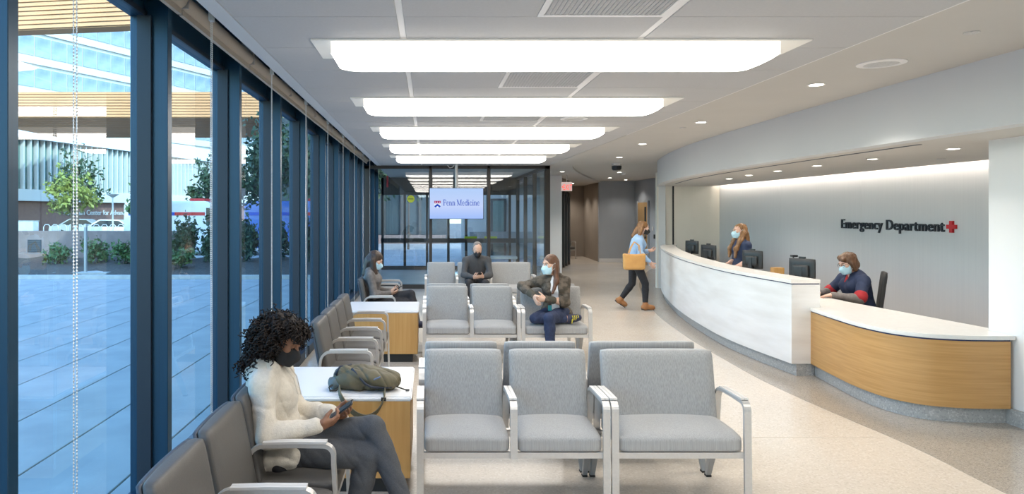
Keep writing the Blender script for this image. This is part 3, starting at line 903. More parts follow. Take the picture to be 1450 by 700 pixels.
def away_row(y, who2, who3):
    gang('two_seat_chair', who2, G1, relx([-x for x in XA[::-1]]), (XA[-1], y, 0), PI, M_FAB)
    gang('wide_chair', who3, G2, relx([-x for x in XB[::-1]]), (XB[-1], y, 0), PI, M_FAB)
facing_row(4.05, 'empty light grey two-seat chair in the foreground row facing us', 'empty light grey wide chair at the right of the foreground row')
away_row(5.27, 'light grey two-seat chair back to back behind the foreground row', 'light grey wide chair back to back behind the foreground row')
facing_row(7.98, 'empty light grey two-seat chair in the middle row beside the woman in camouflage jacket', 'light grey wide chair under the woman in camouflage jacket')
away_row(9.20, 'light grey two-seat chair back to back behind the middle row', 'light grey wide chair back to back behind the middle row')
facing_row(12.1, 'light grey two-seat chair in the far row with the man in grey sweater', 'empty light grey wide chair in the far row beside the man')
G3 = 'dark grey gang chairs along the windows'
gang('window_chair_row', 'dark grey gang chairs along the window with the woman in cream hoodie', G3, [0, 0.545, 1.09, 1.635], (-0.46, 2.235, 0), PI / 2, M_VINYL)
gang('window_chair_row', 'dark grey four-seat gang chairs along the window between the two white tables', G3, [0, 0.54, 1.085, 1.63, 2.17], (-0.46, 5.56, 0), PI / 2, M_VINYL)
gang('window_chair_row', 'dark grey gang chairs along the window with the woman in grey cardigan', G3, [0, 0.55, 1.10, 1.65, 2.2], (-0.45, 9.18, 0), PI / 2, M_VINYL)
gang('side_chair', 'dark chair with pale metal arms at the end of the side corridor', None, [0, 0.56], (5.2, 26.6, 0), math.radians(12), M_VINYL)

def oak_table(label, x0, x1, y0, y1):
    t = root('side_table', label, 'table', ((x0 + x1) / 2, (y0 + y1) / 2, 0), group='oak side tables with white tops')
    a, b = (x1 - x0) / 2, (y1 - y0) / 2
    put('tabletop', MB().box(-a, a, -b, b, 0.592, 0.622).mesh('tabletop', M_TOPW, bevel=0.01, seg=3), t)
    pa = MB()
    a2, b2 = a - 0.012, b - 0.012
    MB().box(-a2, a2, -b2, -b2 + 0.02, 0.105, 0.592).build('front_panel', M_OAK, t)
    MB().box(-a2, a2, b2 - 0.02, b2, 0.105, 0.592).build('back_panel', M_OAK, t)
    MB().box(-a2, -a2 + 0.02, -b2 + 0.02, b2 - 0.02, 0.105, 0.592).build('side_panel', M_OAK, t)
    MB().box(a2 - 0.02, a2, -b2 + 0.02, b2 - 0.02, 0.105, 0.592).build('side_panel', M_OAK, t)
    MB().box(-a2 + 0.05, a2 - 0.06, -b2 + 0.05, b2 - 0.05, 0.0, 0.105).build('plinth', M_BLACK, t)
oak_table('oak side table with white top holding the olive backpack', -1.04, -0.105, 4.30, 5.15)
oak_table('oak side table with white top in front of the woman in grey cardigan', -1.02, -0.12, 8.10, 8.93)

# ------------------------------------------------------------------ hanging screen
t = root('television', 'flat screen with university hospital name hanging on a white ceiling pole', 'screen', (0.63, 15.5, 2.0))
MB().box(-0.615, 0.615, -0.02, 0.03, -0.355, 0.355).build('housing', M_BLACK, t, bevel=0.004)
def tv_mat():
    m = bpy.data.materials.new('screen_blue'); m.use_nodes = True
    nt = m.node_tree; nt.nodes.clear()
    out = nt.nodes.new('ShaderNodeOutputMaterial'); e = nt.nodes.new('ShaderNodeEmission')
    tc = nt.nodes.new('ShaderNodeTexCoord'); sp = nt.nodes.new('ShaderNodeSeparateXYZ'); rp = nt.nodes.new('ShaderNodeValToRGB')
    nt.links.new(tc.outputs['Generated'], sp.inputs[0]); nt.links.new(sp.outputs[2], rp.inputs[0])
    rp.color_ramp.elements[0].color = (0.36, 0.53, 0.98, 1); rp.color_ramp.elements[1].color = (0.46, 0.64, 0.97, 1)
    el = rp.color_ramp.elements.new(0.4); el.color = (0.56, 0.67, 0.98, 1)
    e.inputs[1].default_value = 0.46
    nt.links.new(rp.outputs[0], e.inputs[0]); nt.links.new(e.outputs[0], out.inputs[0])
    return m
MB().box(-0.605, 0.605, -0.0215, -0.0205, -0.345, 0.345).build('screen', tv_mat(), t)
MB().tube([(0, 0.07, 0.1), (0, 0.07, 0.895)], 0.035, 14).build('ceiling_pole', M_SIGNW, t, smooth=True)
MB().box(-0.12, 0.12, 0.03, 0.105, -0.12, 0.14).build('bracket', M_BLACK, t)
MB().tube([(-0.2, 0.07, 0.87), (-0.15, 0.06, 0.81), (-0.08, 0.06, 0.83), (-0.04, 0.06, 0.89)], 0.008, 6).build('cable', M_SIGNW, t)
INK = emit_mat('screen_ink_blue', (0.02, 0.075, 0.55), 0.42)
INKR = emit_mat('screen_ink_red', (0.42, 0.03, 0.16), 0.42)
INKW = emit_mat('screen_ink_white', (0.75, 0.85, 1.0), 0.48)
# serif lettering from strokes: (thick stems, thin arcs)
def serif_word(word, x, z, s):
    """x-height 0.62 s, cap height s; returns MB of flat strokes 0.02 thick and the end x."""
    b = MB(); T, t_ = 0.13 * s, 0.055 * s
    Y0 = -0.0235
    def q(p, w):        # stroke polyline with width w
        for i in range(len(p) - 1):
            a, c = Vector(p[i]), Vector(p[i + 1]); d = (c - a)
            if d.length < 1e-6: continue
            d.normalize(); n_ = Vector((-d.y, d.x)) * w / 2; e = d * w * 0.12
            pts = [a + n_ - e, a - n_ - e, c - n_ + e, c + n_ + e]
            b.add([(v.x, Y0, v.y) for v in pts] + [(v.x, Y0 + 0.001, v.y) for v in pts], [(0, 1, 2, 3), (7, 6, 5, 4), (0, 4, 5, 1), (1, 5, 6, 2), (2, 6, 7, 3), (3, 7, 4, 0)])
    def el(cx, cz, rx, rz, a0, a1, n=10): return [(cx + rx * math.cos(math.radians(a0 + (a1 - a0) * k / n)), cz + rz * math.sin(math.radians(a0 + (a1 - a0) * k / n))) for k in range(n + 1)]
    def serif(cx, cz, w): q([(cx - w / 2, cz), (cx + w / 2, cz)], t_)
    xh = 0.64 * s
    for ch in word:
        if ch == 'P':
            q([(x + 0.14 * s, z), (x + 0.14 * s, z + s)], T); serif(x + 0.14 * s, z, 0.3 * s); serif(x + 0.1 * s, z + s, 0.24 * s)
            q([(x + 0.14 * s, z + s)] + el(x + 0.3 * s, z + 0.74 * s, 0.24 * s, 0.26 * s, 90, -90) + [(x + 0.14 * s, z + 0.48 * s)], t_ * 1.5); x += 0.62 * s
        elif ch == 'M':
            q([(x + 0.12 * s, z), (x + 0.12 * s, z + s)], t_); q([(x + 0.12 * s, z + s), (x + 0.47 * s, z + 0.05 * s)], T); q([(x + 0.47 * s, z), (x + 0.8 * s, z + s)], t_)
            q([(x + 0.82 * s, z), (x + 0.82 * s, z + s)], T); serif(x + 0.12 * s, z, 0.26 * s); serif(x + 0.82 * s, z, 0.3 * s); serif(x + 0.06 * s, z + s, 0.2 * s); serif(x + 0.87 * s, z + s, 0.2 * s); x += 1.02 * s
        elif ch == 'n':
            q([(x + 0.12 * s, z), (x + 0.12 * s, z + xh)], T); q([(x + 0.14 * s, z + 0.5 * s)] + el(x + 0.31 * s, z + 0.46 * s, 0.15 * s, 0.18 * s, 140, 0), t_ * 1.3)
            q([(x + 0.45 * s, z), (x + 0.45 * s, z + 0.48 * s)], T); serif(x + 0.12 * s, z, 0.26 * s); serif(x + 0.45 * s, z, 0.26 * s); serif(x + 0.06 * s, z + xh, 0.12 * s); x += 0.62 * s
        elif ch in 'ec':
            q(el(x + 0.26 * s, z + xh / 2, 0.19 * s, xh / 2, 70, 320, 14), T * 0.75)
            if ch == 'e': q([(x + 0.09 * s, z + 0.36 * s), (x + 0.45 * s, z + 0.36 * s)] + el(x + 0.26 * s, z + xh / 2, 0.19 * s, xh / 2, 10, 80, 6), t_)
            else: q([(x + 0.36 * s, z + xh * 0.92), (x + 0.42 * s, z + xh * 0.75)], t_ * 1.6)
            x += 0.54 * s
        elif ch == 'd':
            q(el(x + 0.25 * s, z + xh / 2, 0.18 * s, xh / 2, 40, 320, 14), T * 0.75); q([(x + 0.45 * s, z), (x + 0.45 * s, z + s * 1.02)], T); serif(x + 0.5 * s, z, 0.16 * s); serif(x + 0.4 * s, z + s, 0.14 * s); x += 0.62 * s
        elif ch == 'i':
            q([(x + 0.13 * s, z), (x + 0.13 * s, z + xh)], T); serif(x + 0.13 * s, z, 0.26 * s); serif(x + 0.08 * s, z + xh, 0.12 * s); q([(x + 0.13 * s, z + 0.84 * s), (x + 0.13 * s, z + 0.96 * s)], T); x += 0.31 * s
        else: x += 0.26 * s
    return b, x
lb_, xe = serif_word('Penn Medicine', 0, 0, 1.0)
sc_ = 0.83 / xe
lb_, xe = serif_word('Penn Medicine', -0.30, -0.045, sc_ * 1.0)
lb_.v = [(v[0], v[1], -0.045 + (v[2] + 0.045) * 1.12) for v in lb_.v]
lb_.build('lettering', INK, t)
# shield emblem: red band with three pale dots, blue chevron below
sh = MB().prism([(-0.51, 0.05), (-0.35, 0.05), (-0.35, -0.0), (-0.51, -0.0)], 0, 0.001)
def flat(b, m, nm, y): 
    b.v = [(v[0], y - v[2], v[1]) for v in b.v]; return b.build(nm, m, t)
flat(MB().prism([(-0.505, 0.058), (-0.355, 0.058), (-0.355, 0.002), (-0.505, 0.002)], 0, 0.001), INKR, 'shield_band', -0.022)
for cx in (-0.48, -0.43, -0.38):
    flat(MB().prism([(cx - 0.014, 0.03), (cx, 0.044), (cx + 0.014, 0.03), (cx, 0.016)], 0, 0.001), INKW, 'shield_disc', -0.0232)
flat(MB().prism([(-0.505, 0.0), (-0.355, 0.0), (-0.36, -0.06), (-0.43, -0.10), (-0.50, -0.06)], 0, 0.0008), INKW, 'shield_field', -0.022)
flat(MB().prism([(-0.43, -0.008), (-0.355, -0.062), (-0.385, -0.092), (-0.43, -0.058), (-0.475, -0.092), (-0.505, -0.062)], 0, 0.001), INK, 'shield_chevron', -0.0232)

# things seen through the vestibule screen
t = root('door_decal', 'round yellow safety decal on the vestibule glass', 'decal', (-0.42, 16.085, 2.115))
me = MB().lathe([(0.087, 0), (0.087, 0.002), (0.001, 0.0021)], n=28).mesh('disc', mat('decal_yellow', (0.55, 0.58, 0.03), 0.5))
put('disc', me, t, (0, 0, 0), (PI / 2, 0, 0))
MB().box(-0.06, 0.06, -0.0045, -0.003, -0.012, 0.012).build('band', mat('decal_dark', (0.2, 0.22, 0.03), 0.6), t)
MYEL = mat('strip_yellow', (0.55, 0.60, 0.03), 0.5)
for x, lb in ((1.32, 'yellow strip on the vestibule rail, left of the pair'), (1.95, 'yellow strip on the vestibule rail, right of the pair')):
    tag(MB().box(x - 0.2, x + 0.2, 21.42, 21.44, 0.985, 1.05).build('safety_strip', MYEL), lb, 'decal', 'yellow door strips')
tag(MB().box(-1.06, -1.02, 17.2, 17.4, 2.44, 2.72).build('red_blade_sign', M_RED), 'red blade sign hanging inside the vestibule', 'sign')
t = root('white_bench', 'white bench beyond the vestibule glass', 'bench', (2.2, 20.4, 0))
MB().box(-0.42, 0.42, -0.25, 0.25, 0.42, 0.50).build('bench_top', M_TOPW, t, bevel=0.01)
for x in (-0.36, 0.36):
    for y in (-0.2, 0.2): MB().box(x - 0.02, x + 0.02, y - 0.02, y + 0.02, 0, 0.42).build('leg', M_METAL, t)
# ------------------------------------------------------------------ outside the windows
M_PAVE = mat('paving_concrete', (0.40, 0.41, 0.41), 0.75, col2=(0.32, 0.33, 0.335), scale=(1.6, 1.6, 1.6), detail=8, bump=0.05, bscale=(60, 60, 60))
M_JOINT = mat('paving_joint', (0.07, 0.075, 0.08), 0.9)
M_KERB = mat('kerb_concrete', (0.48, 0.48, 0.46), 0.8, col2=(0.40, 0.40, 0.385), scale=(6, 6, 6))
M_SOIL = mat('mulch', (0.055, 0.045, 0.04), 0.95, col2=(0.10, 0.085, 0.07), scale=(14, 14, 14), detail=8, bump=0.6, bscale=(30, 30, 30))
M_MAUVE = mat('concrete_mauve_shade', (0.24, 0.19, 0.185), 0.85, col2=(0.20, 0.155, 0.15), scale=(3, 3, 3))  # mauve tone stands for the shade lying on the concrete
M_ROAD = mat('asphalt', (0.16, 0.16, 0.165), 0.9, col2=(0.13, 0.13, 0.135), scale=(3, 3, 3))
M_WOODF = mat('canopy_wood', (0.72, 0.36, 0.17), 0.7, col2=(0.64, 0.31, 0.145), scale=(0.6, 0.6, 9))
M_WOODD = mat('canopy_gap', (0.30, 0.21, 0.14), 0.8)
M_TEAL = mat('far_glass_teal', (0.17, 0.30, 0.28), 0.12, col2=(0.12, 0.24, 0.235), scale=(0.3, 0.3, 0.3))
M_WHITEB = mat('far_white_metal', (0.58, 0.58, 0.57), 0.6)
M_BRICK = mat('far_brick', (0.23, 0.125, 0.10), 0.85, col2=(0.19, 0.10, 0.08), scale=(4, 4, 4))
M_TGLASS = mat('tower_glass', (0.28, 0.33, 0.38), 0.3, col2=(0.10, 0.15, 0.23), scale=(0.35, 0.35, 0.35))
M_TSPAN = mat('tower_spandrel', (0.46, 0.48, 0.50), 0.35)
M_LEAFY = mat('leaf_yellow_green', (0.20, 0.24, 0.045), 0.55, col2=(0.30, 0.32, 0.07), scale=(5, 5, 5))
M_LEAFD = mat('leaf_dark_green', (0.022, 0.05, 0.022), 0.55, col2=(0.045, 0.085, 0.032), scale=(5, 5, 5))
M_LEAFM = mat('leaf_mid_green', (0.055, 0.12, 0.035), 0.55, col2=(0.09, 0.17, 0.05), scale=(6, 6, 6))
M_BARK = mat('bark', (0.12, 0.095, 0.075), 0.9, col2=(0.08, 0.062, 0.05), scale=(20, 20, 4))

gr = MB().prism([(-75, -14), (-1.75, -14), (-1.75, 21.56), (4.7, 21.56), (4.7, 24), (9.05, 30.1), (30, 120), (-75, 120)], -0.4, -0.045).build('ground_outside', M_ROAD)
tag(gr, 'asphalt ground outside the hospital', kind='structure')
pv = MB().box(-13.8, -1.76, -6, 18.35, -0.3, -0.03).build('pavement_outside', M_JOINT)
tag(pv, 'paved forecourt outside the windows', kind='structure')
edges = [-1.765, -2.03, -2.78, -3.505, -4.245, -4.93, -5.66, -6.39, -7.12, -7.85, -8.58, -9.31, -10.04, -10.77, -11.5, -12.23, -12.96]
slm = {}
for a, b in zip(edges[:-1], edges[1:]):
    w = round(a - b - 0.014, 3)
    if w not in slm: slm[w] = MB().box(-w, 0, 0, 3.04, -0.035, 0.0).mesh('paving_slab', M_PAVE, bevel=0.004, seg=1)
    for j in range(8):
        put('paving_slab', slm[w], pv, (a - 0.007, -6 + 3.045 * j, 0))
pv2 = MB().box(-12, 4.0, 21.56, 40, -0.3, 0.0).build('pavement_entrance', M_PAVE)
tag(MB().box(-14, 1.0, 39.6, 40.0, -0.05, 0.5).build('wall_garden', M_MAUVE), 'low garden wall beyond the vestibule', kind='structure')
tag(pv2, 'paved apron beyond the entrance vestibule', kind='structure')
kb = MB().box(-14, -2.2, 18.36, 18.62, -0.1, 0.10).build('kerb_planter', M_KERB, bevel=0.01)
tag(kb, 'pale kerb along the planting bed', kind='structure')
so_ = MB()
for i in range(24):
    for j in range(8):
        pass
nx, ny = 24, 8
for i in range(nx + 1):
    for j in range(ny + 1):
        x = -14 + 11.8 * i / nx; y = 18.6 + 3.5 * j / ny
        so_.v.append((x, y, 0.06 + 0.30 * (j / ny) + 0.05 * math.sin(i * 1.7 + j) * (0 < j)))
for i in range(nx):
    for j in range(ny):
        a = i * (ny + 1) + j; so_.f.append((a, a + ny + 1, a + ny + 2, a + 1))
tag(so_.build('ground_planting_bed', M_SOIL, None, smooth='all'), 'dark mulch planting bed', kind='structure')
lw = MB().box(-16, -7.7, 22.1, 22.45, 0.0, 1.20).build('wall_low', M_MAUVE)
tag(lw, 'low concrete wall behind the planting bed, its shade coloured in mauve', kind='structure')
t = root('wall_vent', 'dark louvred vent in the low concrete wall', 'vent', (-12.75, 22.1, 0.72))
MB().box(-0.22, 0.22, -0.02, 0.0, -0.2, 0.2).build('vent_frame', M_SILL, t)
for k in range(6): MB().box(-0.19, 0.19, -0.035, -0.02, -0.17 + k * 0.06, -0.14 + k * 0.06).build('slat', M_JOINT, t)
t = root('light_post', 'slim grey post at the edge of the planting bed', 'post', (-9.72, 19.35, 0.10))
MB().tube([(0, 0, 0), (0, 0, 1.28)], 0.045, 12).build('shaft', M_LEGG, t, smooth=True)
MB().lathe([(0.05, 1.28), (0.05, 1.36), (0.01, 1.38)], n=12).build('lamp_head', M_METAL, t)
MB().box(-0.75, 0.75, -0.35, 0.35, -0.06, 0.02).build('concrete_pad', M_KERB, t)

def leaves(name, m, parent, blobs, n, size, seed):
    r = np.random.default_rng(seed)
    vs, fs = [], []
    for (c, rad, share) in blobs:
        k = int(n * share)
        d = r.normal(size=(k, 3)); d /= np.linalg.norm(d, axis=1)[:, None]
        p = np.array(c) + d * np.array(rad) * (r.random((k, 1)) ** 0.45) * (0.8 + 0.35 * np.sin(d[:, :1] * 7 + d[:, 1:2] * 5))
        a = r.normal(size=(k, 3)); a /= np.linalg.norm(a, axis=1)[:, None]
        b = np.cross(a, r.normal(size=(k, 3))); b /= np.linalg.norm(b, axis=1)[:, None]
        s = size * (0.6 + 0.8 * r.random((k, 1)))
        q = np.stack([p - a * s, p + b * s * 0.5, p + a * s, p - b * s * 0.5], 1).reshape(-1, 3)
        o = len(vs)
        vs.extend(map(tuple, q)); fs.extend([(o + 4 * i, o + 4 * i + 1, o + 4 * i + 2, o + 4 * i + 3) for i in range(k)])
    o = MB().add(vs, fs).build(name, m, parent)
    o['kind'] = 'stuff'
    return o
def tree(label, x, y, h, crown, m, n, size, seed, z0=-0.05, name='young_tree', group='trees outside the windows'):
    t = root(name, label, 'tree', (x, y, z0), group=group)
    r = random.Random(seed)
    b = MB().tube([(0, 0, 0), (0.03, 0.02, h * 0.4), (-0.02, 0, h * 0.75), (0.02, 0, h)], [0.06, 0.05, 0.035, 0.012])
    for k in range(9):
        a = r.random() * 6.28; z = h * (0.42 + 0.5 * k / 9); l = crown[0] * 0.75
        b.tube([(0, 0, z), (l * 0.5 * math.cos(a), l * 0.5 * math.sin(a), z + 0.25 * l), (l * math.cos(a), l * math.sin(a), z + 0.4 * l)], [0.022, 0.015, 0.006], 5)
    b.build('trunk', M_BARK, t)
    cx, cz = crown[0], crown[1]
    bl = [((0, 0, h * 0.8), (cx * 0.75, cx * 0.75, cz), 0.35)]
    for k in range(7):
        a = k * 0.9 + seed; bl.append(((cx * 0.6 * math.cos(a), cx * 0.6 * math.sin(a), h * 0.62 + cz * (0.9 * r.random() - 0.3)), (cx * 0.42, cx * 0.42, cz * 0.38), 0.093))
    leaves('crown', m, t, bl, n, size, seed)
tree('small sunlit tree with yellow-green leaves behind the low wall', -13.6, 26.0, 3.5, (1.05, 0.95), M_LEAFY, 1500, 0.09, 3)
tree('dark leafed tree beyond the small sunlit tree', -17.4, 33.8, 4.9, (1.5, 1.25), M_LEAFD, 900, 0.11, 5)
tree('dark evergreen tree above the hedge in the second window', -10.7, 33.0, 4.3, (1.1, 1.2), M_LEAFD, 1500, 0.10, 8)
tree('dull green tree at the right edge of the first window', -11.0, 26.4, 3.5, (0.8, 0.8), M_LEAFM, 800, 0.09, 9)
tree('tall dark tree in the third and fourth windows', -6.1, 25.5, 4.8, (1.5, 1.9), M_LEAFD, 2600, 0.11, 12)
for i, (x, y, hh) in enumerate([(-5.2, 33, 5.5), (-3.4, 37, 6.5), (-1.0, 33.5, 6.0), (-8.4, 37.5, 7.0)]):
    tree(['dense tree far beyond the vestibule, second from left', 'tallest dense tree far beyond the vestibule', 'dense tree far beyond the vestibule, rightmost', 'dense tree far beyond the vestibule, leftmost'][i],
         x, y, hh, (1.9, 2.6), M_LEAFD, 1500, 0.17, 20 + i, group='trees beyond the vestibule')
def shrub(label, x, y, rx, h, m, n, size, seed, group, z0=0.2):
    t = root('shrub', label, 'shrub', (x, y, z0), group=group)
    r = random.Random(seed)
    b = MB()
    for k in range(5):
        a = r.random() * 6.28; b.tube([(0, 0, -0.1), (rx * 0.4 * math.cos(a), rx * 0.3 * math.sin(a), h * 0.8)], [0.018, 0.006], 5)
    b.build('stems', M_BARK, t)
    bl = [((0, 0, h * 0.5), (rx * 0.8, rx * 0.7, h * 0.5), 0.4)] + [((rx * 0.55 * math.cos(k * 1.25 + seed), rx * 0.45 * math.sin(k * 1.25 + seed), h * (0.35 + 0.1 * (k % 4))), (rx * 0.45, rx * 0.4, h * 0.33), 0.12) for k in range(5)]
    leaves('foliage', m, t, bl, n, size, seed)
ord_ = ['first', 'second', 'third', 'fourth', 'fifth', 'sixth', 'seventh']
for i, (x, y, rx, h_) in enumerate([(-11.2, 20.6, 0.5, 0.75), (-10.2, 20.9, 0.5, 0.9), (-9.2, 20.7, 0.5, 0.8), (-8.2, 20.1, 0.5, 0.8), (-7.2, 19.7, 0.5, 0.6)]):
    shrub('low bright green shrub, %s from the left in the planting bed' % ord_[i], x, y, rx, h_, M_LEAFM, 700, 0.06, 30 + i, 'low shrubs in the planting bed')
for i, (x, y, rx, h_) in enumerate([(-8.6, 21.3, 0.5, 1.5), (-7.65, 21.35, 0.5, 1.65), (-6.7, 21.3, 0.5, 1.6), (-5.75, 21.4, 0.5, 1.7), (-4.8, 21.4, 0.5, 1.75), (-3.85, 21.3, 0.5, 1.8), (-2.9, 21.2, 0.5, 1.8)]):
    shrub('tall dark hedge shrub, %s from the left' % ord_[i], x, y, rx, h_, M_LEAFD, 1400, 0.075, 40 + i, 'tall dark hedge shrubs', 0.15)

# vehicles
M_CARW = mat('car_white', (0.75, 0.76, 0.77), 0.25, coat=0.5)
M_CARB = mat('van_blue', (0.05, 0.16, 0.52), 0.3, coat=0.5)
M_CARS = mat('car_silver', (0.52, 0.54, 0.56), 0.25, 0.4)
M_CARG = mat('car_window', (0.03, 0.04, 0.05), 0.08)
M_TYRE = mat('tyre_rubber', (0.015, 0.015, 0.016), 0.8)
M_STRR = mat('stripe_red', (0.55, 0.03, 0.03), 0.4)
M_STRB = mat('stripe_blue', (0.03, 0.08, 0.45), 0.4)
def prof_body(prof, w):
    b = MB(); n = len(prof)
    for sgn in (-1, 1): b.v += [(p[0], sgn * w / 2, p[1]) for p in prof]
    b.f += [tuple(range(n)), tuple(range(2 * n - 1, n - 1, -1))] + [(i, (i + 1) % n, n + (i + 1) % n, n + i) for i in range(n)]
    return b
def car(name, label, x, y, z0, rz, m, van=False):
    t = root(name, label, 'van' if van else 'car', (x, y, z0), rz, 'vehicles on the road')
    if van:
        body = [(-2.4, 0.35), (2.1, 0.35), (2.35, 0.6), (2.35, 1.1), (1.75, 1.3), (1.3, 2.15), (1.0, 2.32), (-2.3, 2.32), (-2.4, 2.2)]
        prof_body(body, 1.95).build('body', m, t, smooth=True, bevel=0.05)
        prof_body([(1.32, 2.04), (1.72, 1.34), (1.0, 1.34), (1.0, 2.04)], 1.97).build('side_window', M_CARG, t)
        MB().box(-2.2, -0.3, -0.985, 0.985, 1.72, 1.86).build('blue_stripe', M_STRB, t); MB().box(-0.3, 0.95, -0.985, 0.985, 1.72, 1.86).build('red_stripe', M_STRR, t)
        MB().box(0.2, 0.8, -0.6, 0.6, 2.31, 2.44).build('light_bar', M_STRR, t, bevel=0.02)
        wx = (-1.5, 1.45)
    else:
        prof_body([(-2.1, 0.3), (2.1, 0.3), (2.15, 0.6), (1.9, 0.8), (1.1, 0.9), (-1.5, 0.95), (-2.1, 0.9), (-2.15, 0.6)], 1.75).build('body', m, t, smooth=True, bevel=0.05)
        prof_body([(1.1, 0.89), (0.4, 1.38), (-0.8, 1.42), (-1.6, 0.93)], 1.5).build('cabin', m, t, smooth=True, bevel=0.04)
        prof_body([(0.9, 0.95), (0.36, 1.32), (-0.76, 1.35), (-1.35, 0.97)], 1.53).build('side_window', M_CARG, t)
        wx = (-1.3, 1.35)
    for wx_ in wx:
        for s in (-1, 1):
            MB().tube([(wx_, s * 0.7, 0.32), (wx_, s * 0.89, 0.32)], 0.32, 18).build('wheel', M_TYRE, t)
car('ambulance_van', 'white van with blue and red stripe behind the hedge', -10.3, 29.4, -0.04, 0.03, M_CARW, True)
car('delivery_van', 'blue van behind the hedge in the third window', -5.35, 29.6, -0.04, 0.03, M_CARB, True)
car('parked_car', 'white car on the road beyond the low wall', -20.6, 45.0, -0.04, 0.15, M_CARW)
car('parked_car', 'silver car partly hidden by the small tree trunk', -25.2, 50.0, -0.04, 0.15, M_CARS)
t = root('road_railing', 'white road railing with arched bars beyond the low wall', 'railing', (-23.4, 41.5, 0))
for k in range(11):
    MB().tube([(k * 0.5, 0, 0), (k * 0.5, 0, 0.95), (k * 0.5 + 0.1, 0, 1.08), (k * 0.5 + 0.3, 0, 1.08), (k * 0.5 + 0.4, 0, 0.95), (k * 0.5 + 0.4, 0, 0)], 0.025, 6).build('bar', M_CARW, t)
MB().box(-0.2, 5.4, -0.02, 0.02, 0.62, 0.68).build('rail', M_CARW, t)
t = root('utility_box', 'white utility box at the left end of the road railing', 'box', (-24.2, 41.3, 0))
MB().box(-0.45, 0.45, -0.3, 0.3, 0, 1.28).build('case', M_CARW, t, bevel=0.02); MB().box(-0.48, 0.48, -0.33, 0.33, 1.28, 1.33).build('lid', M_CARS, t)
t = root('street_lamp', 'slim street lamp with flat white head by the white car', 'lamp', (-18.5, 40.0, -0.04))
MB().tube([(0, 0, 0), (0, 0, 2.9)], 0.05, 10).build('shaft', M_WHITEB, t); MB().lathe([(0.04, 2.72), (0.34, 2.92), (0.34, 2.96), (0.01, 3.0)], n=16).build('lamp_head', M_WHITEB, t)

# building with white fins
A, B = Vector((-33.0, 42.0)), Vector((-18.0, 99.7)); dv = (B - A); LEN = dv.length; dv.normalize(); ang = math.atan2(dv.y, dv.x)
fb = root('finned_building', 'pale building with green glass, vertical white fins and brick base', 'building', (A.x, A.y, 0), ang)
# local x runs along the face, local -y faces us
MB().box(0, LEN, 0, 14, -0.1, 2.7).build('brick_base', M_BRICK, fb)
MB().box(0, LEN, -0.5, 14, 2.7, 3.58).build('white_band', M_WHITEB, fb)
MB().box(0, LEN, 0.0, 14, 3.58, 7.4).build('wall', M_WHITEB, fb)
MB().add([(0, -0.7, 7.4), (LEN, -0.7, 7.4), (LEN, 14, 7.4), (0, 14, 7.4), (0, 2.2, 9.2), (LEN, 2.2, 9.2), (LEN, 14, 9.2), (0, 14, 9.2)], [(0, 3, 2, 1), (4, 5, 6, 7), (0, 1, 5, 4), (1, 2, 6, 5), (2, 3, 7, 6), (3, 0, 4, 7)]).build('sloped_cap', M_WHITEB, fb)
fm = MB().box(-0.05, 0.05, -0.42, 0.0, 3.58, 7.4).mesh('fin', M_WHITEB); gm = MB().box(0.06, 0.57, -0.06, 0.0, 3.6, 7.38).mesh('pane', M_TEAL)
nf = int(LEN / 0.63)
for k in range(nf):
    put('fin', fm, fb, (k * 0.63, 0, 0)); put('pane', gm, fb, (k * 0.63, 0, 0))
t = root('building_sign', 'white letters of the medical centre name on the brick base', 'sign', (A.x, A.y, 0), ang)
me = text_mesh('Perelman Center for Advanced Medicine', 0.62, 0.03)
xs_ = [v.co.x for v in me.vertices]; sx = 10.2 / (max(xs_) - min(xs_)); s0 = (55.2 - 42.0) / dv.y
for vs, fs in islands(me): MB().add([(s0 + v[0] * sx, -0.05 - v[2], 1.62 + v[1]) for v in vs], fs).build('letter', M_WHITEB, t)

# timber slatted canopies
def canopy(label, p, q, depth, z0, z1, n, posts):
    P, Q = Vector(p), Vector(q); d = Q - P; l = d.length; a = math.atan2(d.y, d.x)
    t = root('slatted_canopy', label, 'canopy', (P.x, P.y, 0), a, 'timber slatted canopies')
    MB().box(0, l, 0.06, depth, z0 + 0.02, z1).build('deck', M_WOODD, t)
    me = MB().box(0, l, 0, 0.06, 0, (z1 - z0) / n * 0.72).mesh('slat', M_WOODF)
    for k in range(n): put('slat', me, t, (0, 0, z0 + (z1 - z0) * (k + 0.14) / n))
    m2 = MB().box(0, l, 0, 0.8, 0, 0.03).mesh('soffit_board', M_WOODF)
    for k in range(int(depth / 0.9)): put('soffit_board', m2, t, (0, 0.08 + k * 0.9, z0 - 0.02))
    for x in posts:
        x *= l
        MB().tube([(x, depth * 0.7, -0.05), (x, depth * 0.7, z0)], 0.2, 14).build('column', M_WHITEB, t)
canopy('long timber slatted canopy in front of the finned building', (-27.5, 40), (-9.5, 40), 11, 7.4, 8.9, 9, (0.93,))
canopy('high timber slatted canopy at the top edge of the first window', (-24, 30.9), (-11.8, 29.1), 0.9, 9.85, 12.6, 14, (0.1,))

